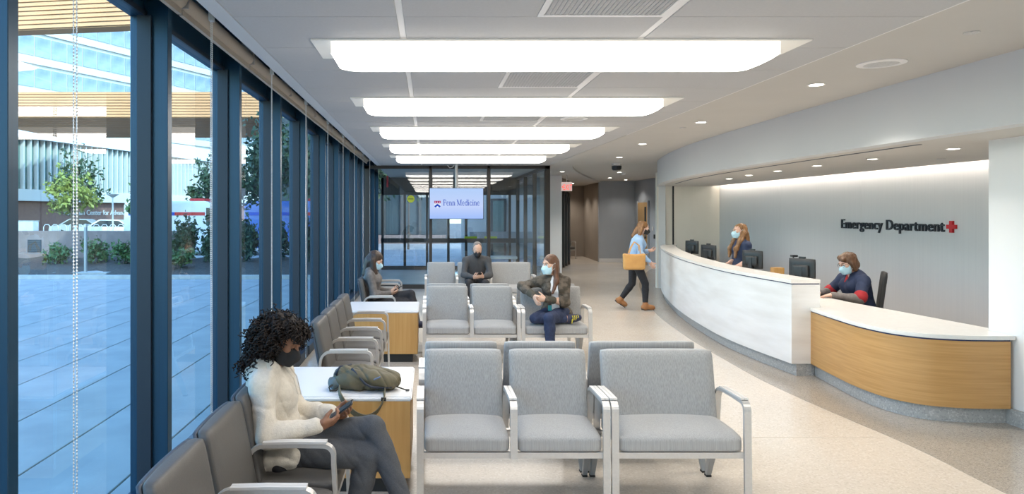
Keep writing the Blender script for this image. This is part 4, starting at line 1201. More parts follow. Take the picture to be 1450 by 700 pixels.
# glass tower
A2, B2 = Vector((-56.0, 62.0)), Vector((-26.0, 122.0)); d2 = B2 - A2; L2 = d2.length; a2 = math.atan2(d2.y, d2.x)
tw = root('glass_tower', 'tall pale blue glass tower with banded windows', 'building', (A2.x, A2.y, 0), a2)
MB().box(0, L2, 0.1, 20, -0.1, 44).build('core', M_TSPAN, tw)
pm_ = MB().box(0.08, 2.02, 0.0, 0.1, 0, 2.3).mesh('window', M_TGLASS)
sm_ = MB().box(0, L2, -0.25, 0.1, 0, 0.5).mesh('ledge', M_TSPAN)
for f in range(8):
    z = 12 + 3.7 * f
    put('ledge', sm_, tw, (0, 0, z))
    for k in range(int(L2 / 2.1)):
        put('window', pm_, tw, (k * 2.1, -0.0, z + 1.0))
# dark glazed wing seen through the vestibule
M_WINGG = mat('wing_glass', (0.035, 0.06, 0.08), 0.35, col2=(0.06, 0.09, 0.11), scale=(0.6, 0.6, 0.6))
gw = root('hospital_wing', 'dark glazed hospital wing with slim columns beyond the vestibule', 'building', (-9.0, 41.0, 0))
MB().box(0, 10.1, 0, 6, 0, 7.5).build('wall', mat('wing_dark', (0.05, 0.065, 0.08), 0.5), gw)
gp = MB().box(0.05, 1.0, -0.08, 0, 0.5, 3.3).mesh('pane', M_WINGG); gp2 = MB().box(0.05, 1.0, -0.08, 0, 3.7, 7.0).mesh('pane', M_WINGG); gc = MB().box(-0.08, 0.08, -0.3, 0, 0, 7.5).mesh('column', M_JOINT)
for k in range(9):
    put('pane', gp, gw, (k * 1.06, 0, 0)); put('pane', gp2, gw, (k * 1.06, 0, 0)); put('column', gc, gw, (k * 1.06, 0, 0))
# pale pavilion seen through the vestibule
pb = root('entrance_pavilion', 'pale pavilion wall with a dark framed door beyond the vestibule', 'building', (0, 27.0, 0))
MB().box(1.3, 4.6, 0, 0.3, 0, 3.4).build('wall', M_WHITEB, pb)
MB().box(1.0, 4.65, -0.1, 0.4, 3.4, 3.6).build('roof', M_JOINT, pb)
MB().box(2.45, 3.05, -0.06, 0, 0, 2.35).build('door_frame', M_JOINT, pb); MB().box(2.53, 2.97, -0.075, -0.06, 0.1, 2.27).build('door_pane', M_TEAL, pb)
MB().box(1.6, 4.4, -0.6, 0, 0.62, 1.05).build('counter', M_LEGG, pb)
# ------------------------------------------------------------------ bodies: smooth distance fields turned into one mesh each
class Field:
    def __init__(s): s.ops = []
    def cap(s, a, b, ra, rb, k=0.025):
        a, b = np.array(a, float), np.array(b, float)
        R = max(ra, rb)
        ba = b - a; L2 = max(ba @ ba, 1e-9)
        def f(P):
            d = P - a
            t = np.clip((d @ ba) / L2, 0, 1)
            q = d - t[..., None] * ba
            return np.sqrt((q * q).sum(-1)) - (ra + (rb - ra) * t)
        s.ops.append(('u', f, np.minimum(a, b) - R, np.maximum(a, b) + R, k)); return s
    def _ell(s, c, ax, r):
        c = np.array(c, float); M = np.array(ax, float); r = np.array(r, float)
        def f(P):
            q = (P - c) @ M.T
            k0 = np.sqrt(((q / r) ** 2).sum(-1)); k1 = np.sqrt(((q / (r * r)) ** 2).sum(-1)) + 1e-9
            return k0 * (k0 - 1) / k1
        ext = np.sqrt(((M * r[:, None]) ** 2).sum(0))
        return f, c - ext, c + ext
    def ell(s, c, ax, r, k=0.03):
        f, lo, hi = s._ell(c, ax, r); s.ops.append(('u', f, lo, hi, k)); return s
    def sub(s, c, ax, r, k=0.01):
        f, lo, hi = s._ell(c, ax, r); s.ops.append(('s', f, lo, hi, k)); return s
    def cut(s, p, n):
        """Remove everything on the side n points to."""
        p, n = np.array(p, float), np.array(n, float); n = n / np.linalg.norm(n)
        s.ops.append(('c', lambda P: (P - p) @ n, None, None, 0)); return s
    def disp(s, amp, freq, seed=0, stretch=(1, 1, 1)):
        r = np.random.default_rng(seed)
        K = r.normal(size=(7, 3)) * freq * np.array(stretch); ph = r.random(7) * 6.28
        def f(P):
            o = 0
            for kk, p in zip(K, ph): o = o + np.sin(P @ kk + p)
            return o * (amp / 3.0)
        s.ops.append(('d', f, None, None, 0)); return s
    def fold(s, amp, freq, seed=0, axis=None):
        """Cloth creases: narrow grooves along warped wave fronts, strongest in patches."""
        r = np.random.default_rng(seed)
        sets = []
        for j in range(4):
            k = r.normal(size=3); k /= np.linalg.norm(k)
            if axis is not None: k = k * 0.55 + np.array(axis) * (1 if j % 2 else -1); k /= np.linalg.norm(k)
            sets.append((k * freq * (0.8 + 0.6 * r.random()), r.normal(size=3) * freq * 0.35, r.normal(size=3) * freq * 0.22, r.random(3) * 6.28))
        def f(P):
            o = 0
            for k, w, mk, ph in sets:
                a = P @ k + 1.5 * np.sin(P @ w + ph[0]) + ph[1]
                m = np.clip(0.5 + 0.9 * np.sin(P @ mk + ph[2]), 0, 1)
                o = o + m * ((1 - np.abs(np.sin(a * 0.5))) ** 3 * 1.3 - 0.25 * np.abs(np.sin(a * .5)))
            return o * amp
        s.ops.append(('d', f, None, None, 0)); return s
    def fn(s, f): s.ops.append(('m', f, None, None, 0)); return s
    def mesh(s, name, m, res, origin=(0, 0, 0), smooth=0):
        lo = np.min([o[2] for o in s.ops if o[0] == 'u'], 0) - 3 * res - 0.012
        hi = np.max([o[3] for o in s.ops if o[0] == 'u'], 0) + 3 * res + 0.012
        n = np.ceil((hi - lo) / res).astype(int) + 1
        ax = [lo[i] + res * np.arange(n[i]) for i in range(3)]
        D = np.full(n, 0.2, np.float32)
        for op, f, l, h, k in s.ops:
            if op in 'us':
                i0 = np.maximum(((l - k - 2 * res - lo) / res).astype(int), 0); i1 = np.minimum(((h + k + 2 * res - lo) / res).astype(int) + 2, n)
                if np.any(i1 <= i0): continue
                sl = tuple(slice(a, b) for a, b in zip(i0, i1))
                P = np.stack(np.meshgrid(*[ax[i][sl[i]] for i in range(3)], indexing='ij'), -1)
                d = f(P).astype(np.float32); a = D[sl]
                if op == 'u':
                    hh = np.clip(0.5 + 0.5 * (a - d) / k, 0, 1); D[sl] = a + (d - a) * hh - k * hh * (1 - hh)
                else:
                    d = -d; hh = np.clip(0.5 - 0.5 * (a - d) / k, 0, 1); D[sl] = a + (d - a) * hh + k * hh * (1 - hh)
            elif op == 'c':
                P = np.stack(np.meshgrid(*ax, indexing='ij'), -1); D = np.maximum(D, f(P).astype(np.float32))
            elif op == 'm':
                P = np.stack(np.meshgrid(*ax, indexing='ij'), -1); D = np.maximum(D, f(P).astype(np.float32))
            else:
                idx = np.nonzero(np.abs(D) < 0.03)
                P = np.stack([ax[i][idx[i]] for i in range(3)], -1); D[idx] += f(P).astype(np.float32)
        return nets(D, lo, res, name, m, origin, smooth)

def nets(D, lo, res, name, m, origin, smooth=0):
    S = D < 0
    C = sum(S[i:S.shape[0] - 1 + i, j:S.shape[1] - 1 + j, k:S.shape[2] - 1 + k].astype(np.int8) for i in (0, 1) for j in (0, 1) for k in (0, 1))
    act = (C > 0) & (C < 8)
    cells = np.argwhere(act)
    idx = np.full(act.shape, -1, np.int32); idx[act] = np.arange(len(cells))
    acc = np.zeros((len(cells), 3)); cnt = np.zeros((len(cells), 1))
    for axx in range(3):
        o = [i for i in range(3) if i != axx]
        for u in (0, 1):
            for w in (0, 1):
                a = np.zeros(3, int); a[o[0]] = u; a[o[1]] = w
                b = a.copy(); b[axx] = 1
                da = D[tuple((cells + a).T)]; db = D[tuple((cells + b).T)]
                mk = (da < 0) != (db < 0)
                t = np.where(mk, da / np.where(np.abs(da - db) < 1e-9, 1, da - db), 0)
                acc += (a + (b - a) * t[:, None]) * mk[:, None]; cnt += mk[:, None]
    V = (cells + acc / np.maximum(cnt, 1)) * res + lo - np.array(origin)
    Q = []
    for axx in range(3):
        u, w = (axx + 1) % 3, (axx + 2) % 3
        s0 = [slice(1, -1)] * 3; s1 = [slice(1, -1)] * 3
        s0[axx] = slice(0, -1); s1[axx] = slice(1, None)
        A, B_ = S[tuple(s0)], S[tuple(s1)]
        e = np.argwhere(A != B_)
        if len(e) == 0: continue
        flip = A[tuple(e.T)]
        base = e.copy(); base[:, u] += 1; base[:, w] += 1
        c = []
        for du, dw in ((-1, -1), (0, -1), (0, 0), (-1, 0)):
            q = base.copy(); q[:, u] += du; q[:, w] += dw
            c.append(idx[tuple(q.T)])
        q = np.stack(c, 1)
        q[~flip] = q[~flip][:, ::-1]
        Q.append(q)
    Q = np.concatenate(Q); Q = Q[(Q >= 0).all(1)]
    if smooth:
        ed = np.concatenate([Q[:, [0, 1]], Q[:, [1, 2]], Q[:, [2, 3]], Q[:, [3, 0]]])
        for _ in range(smooth):
            acc = np.zeros_like(V); cn = np.zeros(len(V))
            np.add.at(acc, ed[:, 0], V[ed[:, 1]]); np.add.at(acc, ed[:, 1], V[ed[:, 0]]); np.add.at(cn, ed.ravel(), 1)
            V = V * 0.5 + 0.5 * acc / np.maximum(cn, 1)[:, None]
    me = bpy.data.meshes.new(name)
    me.vertices.add(len(V)); me.vertices.foreach_set('co', V.astype(np.float32).ravel())
    me.loops.add(4 * len(Q)); me.loops.foreach_set('vertex_index', Q.astype(np.int32).ravel())
    me.polygons.add(len(Q)); me.polygons.foreach_set('loop_start', np.arange(0, 4 * len(Q), 4, dtype=np.int32))
    me.polygons.foreach_set('use_smooth', np.ones(len(Q), bool))
    me.update(calc_edges=True); me.validate()
    if m: me.materials.append(m)
    return me

def nv(v): v = np.array(v, float); return v / np.linalg.norm(v)
def frame(f, up=(0, 0, 1)):
    """forward, left, up axes"""
    f = nv(f); l = nv(np.cross(up, f)); u = np.cross(f, l)
    return f, l, u

def head_ops(F, c, hf, s=1.0, roll=None):
    f, l, u = frame(hf, roll if roll is not None else (0, 0, 1)); A = [f, l, u]; c = np.array(c, float)
    at = lambda a, b, d: c + s * (a * f + b * l + d * u)
    F.ell(at(-.012, 0, .03), A, (.093 * s, .073 * s, .085 * s), .02)
    F.ell(at(.026, 0, -.035), A, (.066 * s, .057 * s, .082 * s), .03)
    F.ell(at(.055, 0, -.088), A, (.032 * s, .032 * s, .026 * s), .035)
    F.cap(at(.078, -.03, .022), at(.078, .03, .022), .012 * s, .012 * s, .012)          # brow ridge
    F.cap(at(.088, 0, .012), at(.106, 0, -.028), .007 * s, .011 * s, .012)              # nose
    for b in (-1, 1):
        F.ell(at(.104, .010 * b, -.03), A, (.010 * s, .008 * s, .007 * s), .008)
        F.ell(at(.062, .042 * b, -.018), A, (.02 * s, .018 * s, .018 * s), .025)         # cheek
        F.sub(at(.094, .031 * b, .002), A, (.014 * s, .019 * s, .011 * s), .012)         # eye socket
        F.ell(at(-.008, .070 * b, -.018), A, (.018 * s, .008 * s, .028 * s), .006)        # ear
    F.ell(at(.088, 0, -.058), A, (.012 * s, .024 * s, .006 * s), .008); F.ell(at(.086, 0, -.068), A, (.012 * s, .02 * s, .007 * s), .008)

def torso_ops(F, J, inf=0.0, s=1.0, bust=0.0, k=0.06, low=True):
    pel, neck = np.array(J['pel'], float), np.array(J['neck'], float)
    sh, hp = np.array(J['sh'], float), np.array(J['hip'], float)
    u = nv(neck - pel); l = nv(sh[1] - sh[0]); l = nv(l - u * (l @ u)); f = np.cross(l, u)
    bulge = J.get('bulge', 0.0); ln = np.linalg.norm(neck - pel)
    bend = J.get('slump', 0.0)
    c1 = pel + u * ln * .68 - f * bend; c2 = pel + u * ln * .34 - f * bend * .5
    w = np.linalg.norm(sh[1] - sh[0]) / .33
    F.ell(c1, [l, f, u], (.142 * s * w + inf, .098 * s + inf, .165 * s + inf), k)
    F.ell(c2, [l, f, u], (.122 * s * w + inf, .092 * s + inf + bulge, .16 * s + inf), k)
    if low:
        lp = nv(hp[1] - hp[0]); fp = nv(np.cross(lp, u)); up = np.cross(fp, lp)
        F.ell(pel + u * .015, [lp, fp, up], (.158 * s + inf, .112 * s + inf + bulge * .6, .115 * s + inf), k)
    for i in (0, 1):
        F.cap(neck - u * .035, sh[i], .046 * s + inf, .045 * s + inf, .04)
        if bust: F.ell(c1 + f * (.07 * s) + l * (.062 * s * (1 if i else -1)) + u * .005, [l, f, u], (.056 * s + inf, (.05 + bust) * s + inf, .056 * s + inf), .04)
    return u, l, f, c1, c2
def arm_ops(F, J, inf=0.0, s=1.0, upto=1.0, sides=(0, 1), r=(.043, .037, .035, .026)):
    for i in sides:
        sh, el, wr = [np.array(J[q][i], float) for q in ('sh', 'el', 'wr')]
        if upto <= 0.6:
            F.cap(sh, sh + (el - sh) * upto / .6, r[0] * s + inf, r[1] * s + inf, .04); continue
        F.cap(sh, el, r[0] * s + inf, r[1] * s + inf, .04)
        e = el + (wr - el) * upto
        F.cap(el, el + (e - el) * .35, r[1] * s + inf, r[1] * s + inf, .03); F.cap(el + (e - el) * .3, e, r[1] * s + inf, r[3] * s + inf, .03)
def leg_ops(F, J, inf=0.0, s=1.0, upto=1.0, sides=(0, 1)):
    for i in sides:
        hp, kn, an = [np.array(J[q][i], float) for q in ('hip', 'kn', 'an')]
        F.cap(hp, kn, .082 * s + inf, .055 * s + inf, .016)
        e = kn + (an - kn) * upto
        back = np.array(J.get('calf', (0, 0, 0)), float)
        F.cap(kn, kn + (e - kn) * .3 + back, .052 * s + inf, .054 * s + inf, .014); F.cap(kn + (e - kn) * .3 + back, e, .054 * s + inf, .036 * s + inf, .014)
def foot_pts(J, i):
    an, toe = np.array(J['an'][i], float), np.array(J['toe'][i], float)
    d = nv(toe - an); return an, toe, d
def foot_ops(F, J, inf=0.0, s=1.0, sides=(0, 1)):
    for i in sides:
        an, toe, d = foot_pts(J, i); sh = nv(an - np.array(J['kn'][i], float))
        heel = an + sh * .045 - d * .035
        F.cap(an, an + sh * .04, .034 * s + inf, .034 * s + inf, .02)
        F.cap(heel, toe - d * .02, .03 * s + inf, .026 * s + inf, .025)
        F.cap(an + sh * .02, toe - d * .05, .032 * s + inf, .025 * s + inf, .025)
def hand_ops(F, wr, d, n, lat, s=1.0, curl=(.5, .7, .5), spread=.0, thumb=(.55, .6, .35)):
    """wr wrist, d finger direction, n palm-facing normal, lat towards the thumb side."""
    wr = np.array(wr, float); d = nv(d); n = nv(np.array(n, float) - d * (np.array(n, float) @ d)); lat = np.array(lat, float); lat = nv(lat - d * (lat @ d) - n * (lat @ n))
    F.ell(wr + d * .045 * s, [d, lat, n], (.05 * s, .039 * s, .017 * s), .012)
    F.cap(wr - d * .01, wr + d * .03 * s, .025 * s, .024 * s, .02)
    for q, L_ in zip((-1.5, -.5, .5, 1.5), (.056, .072, .078, .07)):
        p = wr + d * (.082 - .004 * abs(q)) * s + lat * (.0195 * q) * s
        dd = nv(d + lat * spread * q); a = 0; r = .0088 * s
        F.cap(wr + d * .05 * s + lat * .016 * q * s, p, r * 1.05, r, .008)
        for sgm, (fr, cv) in enumerate(zip((.45, .32, .25), curl)):
            a += cv; v = dd * math.cos(a) + n * math.sin(a)
            e = p + v * L_ * fr * s; F.cap(p, e, r, r * .9, .003); p = e; r *= .9
    p = wr + d * .028 * s + lat * .028 * s; v = nv(d * thumb[0] + lat * thumb[1] + n * thumb[2])
    e = p + v * .04 * s; F.cap(p, e, .0135 * s, .0108 * s, .012); v2 = nv(v + d * .5 + n * .1); F.cap(e, e + v2 * .032 * s, .0105 * s, .0085 * s, .005)

def part(o_parent, base, name, F, m, res, label=None, smooth=1):
    o = put(name, F.mesh(name, m, res, base, smooth), o_parent)
    if label: o['label'] = label
    return o
def mask_ops(F, c, hf, s=1.0, roll=None):
    f, l, u = frame(hf, roll if roll is not None else (0, 0, 1)); A = [f, l, u]; c = np.array(c, float)
    at = lambda a, b, d: c + s * (a * f + b * l + d * u)
    F.ell(at(.03, 0, -.04), A, (.073 * s, .064 * s, .082 * s), .02); F.ell(at(.058, 0, -.088), A, (.038 * s, .037 * s, .032 * s), .03)
    F.cap(at(.09, 0, -.012), at(.110, 0, -.045), .012 * s, .017 * s, .03); F.cap(at(.108, 0, -.045), at(.088, 0, -.09), .017 * s, .016 * s, .03)
    F.cut(at(.09, 0, -.006), u * .9 + f * .25); F.cut(at(.03, 0, -.05), -f + u * .05); F.cut(at(.05, 0, -.112), -u + f * .1)
def straps(parent, base, c, hf, m, s=1.0, roll=None):
    f, l, u = frame(hf, roll if roll is not None else (0, 0, 1)); c = np.array(c, float)
    for q in (-1, 1):
        b = MB()
        b.tube([tuple(c + s * (x * f + q * y * l + z * u) - np.array(base)) for x, y, z in ((.05, .058, -.085), (.022, .070, -.06), (-.004, .081, -.035), (-.014, .083, .0), (-.004, .082, .022), (.022, .070, .0), (.05, .058, -.03))], .0018, 5)
        b.build('ear_loop', m, parent)
def eyes(parent, base, c, hf, s=1.0, roll=None, iris=(0.06, 0.03, 0.015), brow=None, shut=False, skin=None):
    f, l, u = frame(hf, roll if roll is not None else (0, 0, 1)); c = np.array(c, float)
    W = MATS.get('eye_white') or mat('eye_white', (0.75, 0.73, 0.7), 0.25)
    I = mat('iris', iris, 0.2)
    for q in (-1, 1):
        p = c + s * (.079 * f + .031 * q * l + .002 * u) - np.array(base)
        e = MB(); ico = bmesh.new(); bmesh.ops.create_uvsphere(ico, u_segments=14, v_segments=10, radius=.0118 * s)
        e.add([tuple(np.array(v.co) + p) for v in ico.verts], [tuple(v.index for v in fc.verts) for fc in ico.faces]); ico.free()
        eo = e.build('eye', skin if shut else W, parent, smooth='all')
        if not shut:
            i_ = MB(); ico = bmesh.new(); bmesh.ops.create_uvsphere(ico, u_segments=10, v_segments=6, radius=.0062 * s)
            i_.add([tuple(np.array(v.co) + p + .0066 * s * f - .001 * u) for v in ico.verts], [tuple(v.index for v in fc.verts) for fc in ico.faces]); ico.free()
            i_.build('iris', I, eo, smooth='all')
        if brow:
            bb_ = MB().tube([tuple(c + s * (x * f + q * y * l + z * u) - np.array(base)) for x, y, z in ((.0945, .014, .024), (.0935, .03, .029), (.083, .047, .024))], [.0035 * s, .0038 * s, .002 * s], 6)
            bb_.build('eyebrow', brow, parent)
            bl_ = MB().tube([tuple(c + s * (x * f + q * y * l + z * u) - np.array(base)) for x, y, z in ((.0895, .019, .0), (.0925, .03, -.0015 if shut else .008), (.086, .043, 0))], .0018 * s, 5)
            bl_.build('eyelash', brow, parent)
def strands(name, m, parent, base, paths, r):
    b = MB()
    for p in paths: b.tube([tuple(np.array(q) - base) for q in p], r, 5, cap=False)
    return b.build(name, m, parent, smooth='all')

M_SKIN1 = mat('skin_brown', (0.26, 0.125, 0.07), 0.5, col2=(0.23, 0.105, 0.058), scale=(30, 30, 30))
M_SKIN2 = mat('skin_light', (0.60, 0.385, 0.285), 0.5, col2=(0.57, 0.35, 0.25), scale=(30, 30, 30))
M_SKIN3 = mat('skin_fair', (0.62, 0.40, 0.31), 0.5, col2=(0.58, 0.35, 0.265), scale=(30, 30, 30))
def hair_mat(name, a, b): return mat(name, a, 0.42, col2=b, scale=(90, 90, 9), bump=0.3, bscale=(160, 160, 14))
M_HBLK = mat('hair_black_curls', (0.010, 0.007, 0.006), 0.6, spec=0.25, col2=(0.022, 0.015, 0.012), scale=(60, 60, 60))
M_HDRK = hair_mat('hair_dark_brown', (0.03, 0.018, 0.012), (0.065, 0.038, 0.024))
M_HBRN = hair_mat('hair_brown', (0.085, 0.036, 0.017), (0.15, 0.068, 0.034))
M_HBLD = hair_mat('hair_dark_blond', (0.13, 0.06, 0.022), (0.27, 0.14, 0.055))
M_HRED = hair_mat('hair_auburn', (0.075, 0.034, 0.016), (0.14, 0.068, 0.032))
M_HGRY = hair_mat('hair_grey', (0.20, 0.18, 0.165), (0.11, 0.095, 0.085))
M_MBLK = mat('mask_black', (0.012, 0.012, 0.014), 0.8, bump=0.15, bscale=(300, 300, 300))
M_MBLU = mat('mask_pale_blue', (0.42, 0.66, 0.78), 0.75, col2=(0.50, 0.72, 0.82), scale=(5, 5, 160), bump=0.2, bscale=(5, 5, 160))
M_MWHT = mat('ear_loop_white', (0.75, 0.75, 0.75), 0.7)
M_CREAM = mat('fleece_cream', (0.56, 0.515, 0.44), 0.9, col2=(0.62, 0.57, 0.49), scale=(60, 60, 60), bump=0.25, bscale=(140, 140, 140), sheen=0.3)
M_JEANG = mat('denim_grey', (0.048, 0.052, 0.06), 0.8, col2=(0.07, 0.075, 0.085), scale=(240, 240, 240), detail=10, bump=0.15, bscale=(400, 400, 400))
M_PBLK = mat('trousers_black', (0.014, 0.014, 0.017), 0.8, col2=(0.022, 0.022, 0.026), scale=(30, 30, 30))
M_KNITG = mat('sweater_charcoal', (0.05, 0.051, 0.055), 0.85, col2=(0.07, 0.071, 0.075), scale=(120, 120, 120), bump=0.2, bscale=(220, 220, 220))
M_CARDI = mat('cardigan_grey_brown', (0.125, 0.115, 0.11), 0.85, col2=(0.17, 0.155, 0.145), scale=(26, 26, 26), bump=0.3, bscale=(120, 120, 120))
M_CAMO = mat('camouflage_fabric', (0.055, 0.044, 0.032), 0.85, col2=(0.115, 0.092, 0.07), scale=(17, 17, 22), detail=3, ramp=(0.45, 0.58))
M_TEE = mat('tee_white', (0.72, 0.73, 0.75), 0.8)
M_DENIM = mat('denim_dark_blue', (0.012, 0.022, 0.062), 0.75, col2=(0.02, 0.034, 0.085), scale=(30, 30, 30), bump=0.12, bscale=(300, 300, 300))
M_DENIML = mat('denim_light_blue', (0.27, 0.43, 0.66), 0.75, col2=(0.35, 0.50, 0.70), scale=(12, 12, 12))
M_SCRUB = mat('scrubs_navy', (0.012, 0.022, 0.06), 0.75, col2=(0.018, 0.03, 0.075), scale=(20, 20, 20))
M_TRIM = mat('scrub_trim_red', (0.36, 0.015, 0.022), 0.75)
M_UNDER = mat('undershirt_grey', (0.20, 0.18, 0.175), 0.85, col2=(0.16, 0.145, 0.14), scale=(40, 40, 40))
M_TANB = mat('boot_tan', (0.30, 0.125, 0.04), 0.6, col2=(0.36, 0.16, 0.055), scale=(12, 12, 12))
M_TANBAG = mat('bag_tan_leather', (0.62, 0.34, 0.11), 0.55, col2=(0.56, 0.29, 0.09), scale=(8, 8, 8))
M_SCARF = mat('shirt_cream', (0.60, 0.55, 0.47), 0.85, col2=(0.52, 0.47, 0.40), scale=(25, 25, 25))
M_SNKB = mat('sneaker_navy', (0.02, 0.024, 0.06), 0.6); M_SOLE = mat('sole_white', (0.7, 0.68, 0.62), 0.6); M_LACE = mat('lace_yellow', (0.60, 0.50, 0.04), 0.6)
M_PHONE = mat('phone_black', (0.012, 0.013, 0.016), 0.2); M_PSCR = mat('phone_screen', (0.012, 0.013, 0.018), 0.4, spec=0.2)
M_OLIVE = mat('nylon_olive', (0.085, 0.072, 0.038), 0.6, col2=(0.12, 0.102, 0.056), scale=(9, 9, 9), bump=0.25, bscale=(25, 25, 25))
M_STRAP = mat('strap_dark', (0.03, 0.03, 0.026), 0.7)
M_ZIP = mat('zip_blue_black', (0.012, 0.018, 0.035), 0.5)

def person_root(label, F, base, skin, res):
    o = put('person', F.mesh('person', skin, res, base, 1), None, base)
    return tag(o, label, 'person')
def phone(label, c, ax_long, normal, L_=0.145, W_=0.07, T_=0.009):
    a = nv(ax_long); n = nv(np.array(normal) - a * (np.array(normal) @ a)); b = np.cross(n, a)
    o = bpy.data.objects.new('phone', rbox_mesh('phone', M_PHONE, L_, W_, T_, 0.004, 5))
    o.matrix_world = Matrix(((a[0], b[0], n[0], c[0]), (a[1], b[1], n[1], c[1]), (a[2], b[2], n[2], c[2]), (0, 0, 0, 1)))
    link(o); tag(o, label, 'phone')
    MB().box(-L_ / 2 + .006, L_ / 2 - .006, -W_ / 2 + .004, W_ / 2 - .004, T_ / 2, T_ / 2 + .0006).build('phone_screen', M_PSCR, o)
    return o
def shoes(o, base, J, m, sole, res=0.006, inf=0.012, sides=(0, 1), high=False, name='shoe'):
    for i in sides:
        F = Field(); foot_ops(F, J, inf, 1.0, (i,))
        an, toe, d = foot_pts(J, i); sh = nv(an - np.array(J['kn'][i], float))
        if high: F.cap(an - sh * .07, an, .048, .046, .02)
        F.cut(an - sh * (.08 if high else .004), -sh)
        so_ = part(o, base, name, F, m, res)
        G = Field(); heel = an + sh * .075 - d * .04
        G.cap(heel, heel + d * .2, .036, .036, .02); G.cut(heel - sh * .006, -sh); G.cut(heel + sh * .016, sh)
        part(so_, base, 'sole', G, sole, res)

# ---- P1: woman in cream hoodie, legs crossed, looking at a phone
def woman_hoodie():
    B0 = np.array((-.78, 3.62, 0.0))
    J = dict(pel=(-.785, 3.62, .545), neck=(-.838, 3.625, .985), head=(-.768, 3.60, 1.115), sh=[(-.842, 3.465, .905), (-.825, 3.78, .91)],
             el=[(-.805, 3.395, .665), (-.72, 3.80, .66)], wr=[(-.565, 3.475, .695), (-.515, 3.64, .712)],
             hip=[(-.755, 3.54, .545), (-.755, 3.70, .55)], kn=[(-.315, 3.535, .525), (-.29, 3.575, .655)], an=[(-.405, 3.52, .105), (-.115, 3.47, .275)],
             toe=[(-.255, 3.50, .045), (.02, 3.43, .215)], slump=.02)
    hf = nv((.83, -.30, -.42)); roll = nv((.35, -.03, 1))
    F = Field(); torso_ops(F, J, 0, .97, .0); arm_ops(F, J); leg_ops(F, J); foot_ops(F, J)
    hc = np.array(J['head']); f, l, u = frame(hf, roll)
    F.cap(J['neck'], hc - .05 * u - .02 * f, .05, .048, .03); head_ops(F, hc, hf, 1.0, roll)
    hand_ops(F, J['wr'][0], (.86, .30, .16), (.0, .62, .75), (.2, .5, .8), 1.0, (.45, .75, .5), thumb=(.7, .2, .7))
    hand_ops(F, J['wr'][1], (.86, -.30, .10), (.1, -.55, .8), (.2, -.5, .8), 1.0, (.45, .8, .5), thumb=(.7, .2, .7))
    o = person_root('woman in cream hoodie and black mask seated by the window looking at a phone', F, B0, M_SKIN1, .0045)
    # hoodie: body, sleeves, hood gathered behind the neck, kangaroo pocket
    F = Field(); uu, ll, ff, c1, c2 = torso_ops(F, J, .022, .95, .0)
    F.ell(c1 + ff * .055 - uu * .02, [ll, ff, uu], (.115, .075, .09), .05)
    arm_ops(F, J, .020, 1.0, .97); 
    for i in (0, 1):
        el, wr = np.array(J['el'][i]), np.array(J['wr'][i]); dd = nv(wr - el)
        F.cap(wr - dd * .055, wr - dd * .01, .043, .040, .012)
        for q in (.25, .45, .62, .8): 
            p = el + (wr - el) * q; F.ell(p, [dd, nv(np.cross(dd, (0, 0, 1))), nv(np.cross(dd, np.cross(dd, (0, 0, 1))))], (.014, .056 - .014 * q, .055 - .014 * q), .010)
    nk = np.array(J['neck'])
    for a in np.linspace(-2.6, 2.6, 15):          # hood: a ring of soft folds, thick behind
        p = nk + uu * (.012 + .014 * math.cos(a)) + ll * .082 * math.sin(a) + (-ff) * (.062 * math.cos(a) + .0)
        F.ell(p, [ll, ff, uu], (.034, .028, .030 + .010 * (math.cos(a) > 0)), .022)
    F.cap(nk - ff * .07 - uu * .02 - ll * .06, nk - ff * .07 - uu * .04 + ll * .06, .045, .045, .03)
    F.ell(c2 + ff * .085 - uu * .045, [ll, ff, uu], (.10, .035, .06), .02)
    pel = np.array(J['pel'])
    F.cap(pel - ll * .12 + ff * .07 - uu * .03, pel + ll * .12 + ff * .07 - uu * .03, .055, .055, .03)
    F.cap(pel - ll * .15 - ff * .02 - uu * .03, pel - ll * .14 + ff * .10 - uu * .01, .05, .045, .03)
    F.cap(pel - ll * .13 - ff * .06 - uu * .05, pel - ll * .15 + ff * .09 - uu * .035, .045, .03, .03)
    F.sub(hc - .02 * u + .01 * f, [f, l, u], (.085, .07, .12), .01)
    F.cap(hc - .02 * f - .13 * u, hc - .02 * f - .13 * u, .001, .001, .001)
    F.disp(.005, 24, 3, (1, 1, .75)).fold(.0038, 52, 4, (.3, 0, .7))
    hd = part(o, B0, 'hoodie', F, M_CREAM, .0065, 'cream fleece hoodie')
    MB().tube([tuple(nk + ff * .085 - uu * .03 + ll * .03 - B0), tuple(nk + ff * .122 - uu * .09 + ll * .028 - B0), tuple(nk + ff * .135 - uu * .19 + ll * .025 - B0)], .0035, 6).build('drawstring', M_CREAM, hd)
    MB().tube([tuple(nk + ff * .085 - uu * .03 - ll * .03 - B0), tuple(nk + ff * .122 - uu * .09 - ll * .03 - B0), tuple(nk + ff * .135 - uu * .17 - ll * .035 - B0)], .0035, 6).build('drawstring', M_CREAM, hd)
    F = Field(); torso_ops(F, J, .012, .97)
    F.cap(pel - ll * .155 - uu * .05 + ff * .03, pel - ll * .10 + ff * .14 - uu * .02, .045, .04, .03)
    F.cut(pel + uu * .06, uu); part(o, B0, 'undershirt', F, M_PBLK, .008, 'black shirt hem under the hoodie')
    F = Field(); leg_ops(F, J, .010, 1.0, .93); F.ell(pel, [ll, ff, uu], (.165, .122, .115), .05); F.fold(.0022, 70, 9, (.8, 0, .3))
    part(o, B0, 'trousers', F, M_JEANG, .0065, 'grey jeans')
    shoes(o, B0, J, M_PBLK, M_SOLE)
    F = Field(); mask_ops(F, hc, hf, 1.02, roll); part(o, B0, 'face_mask', F, M_MBLK, .004, 'black face mask'); straps(o, B0, hc, hf, M_MBLK, 1.0, roll)
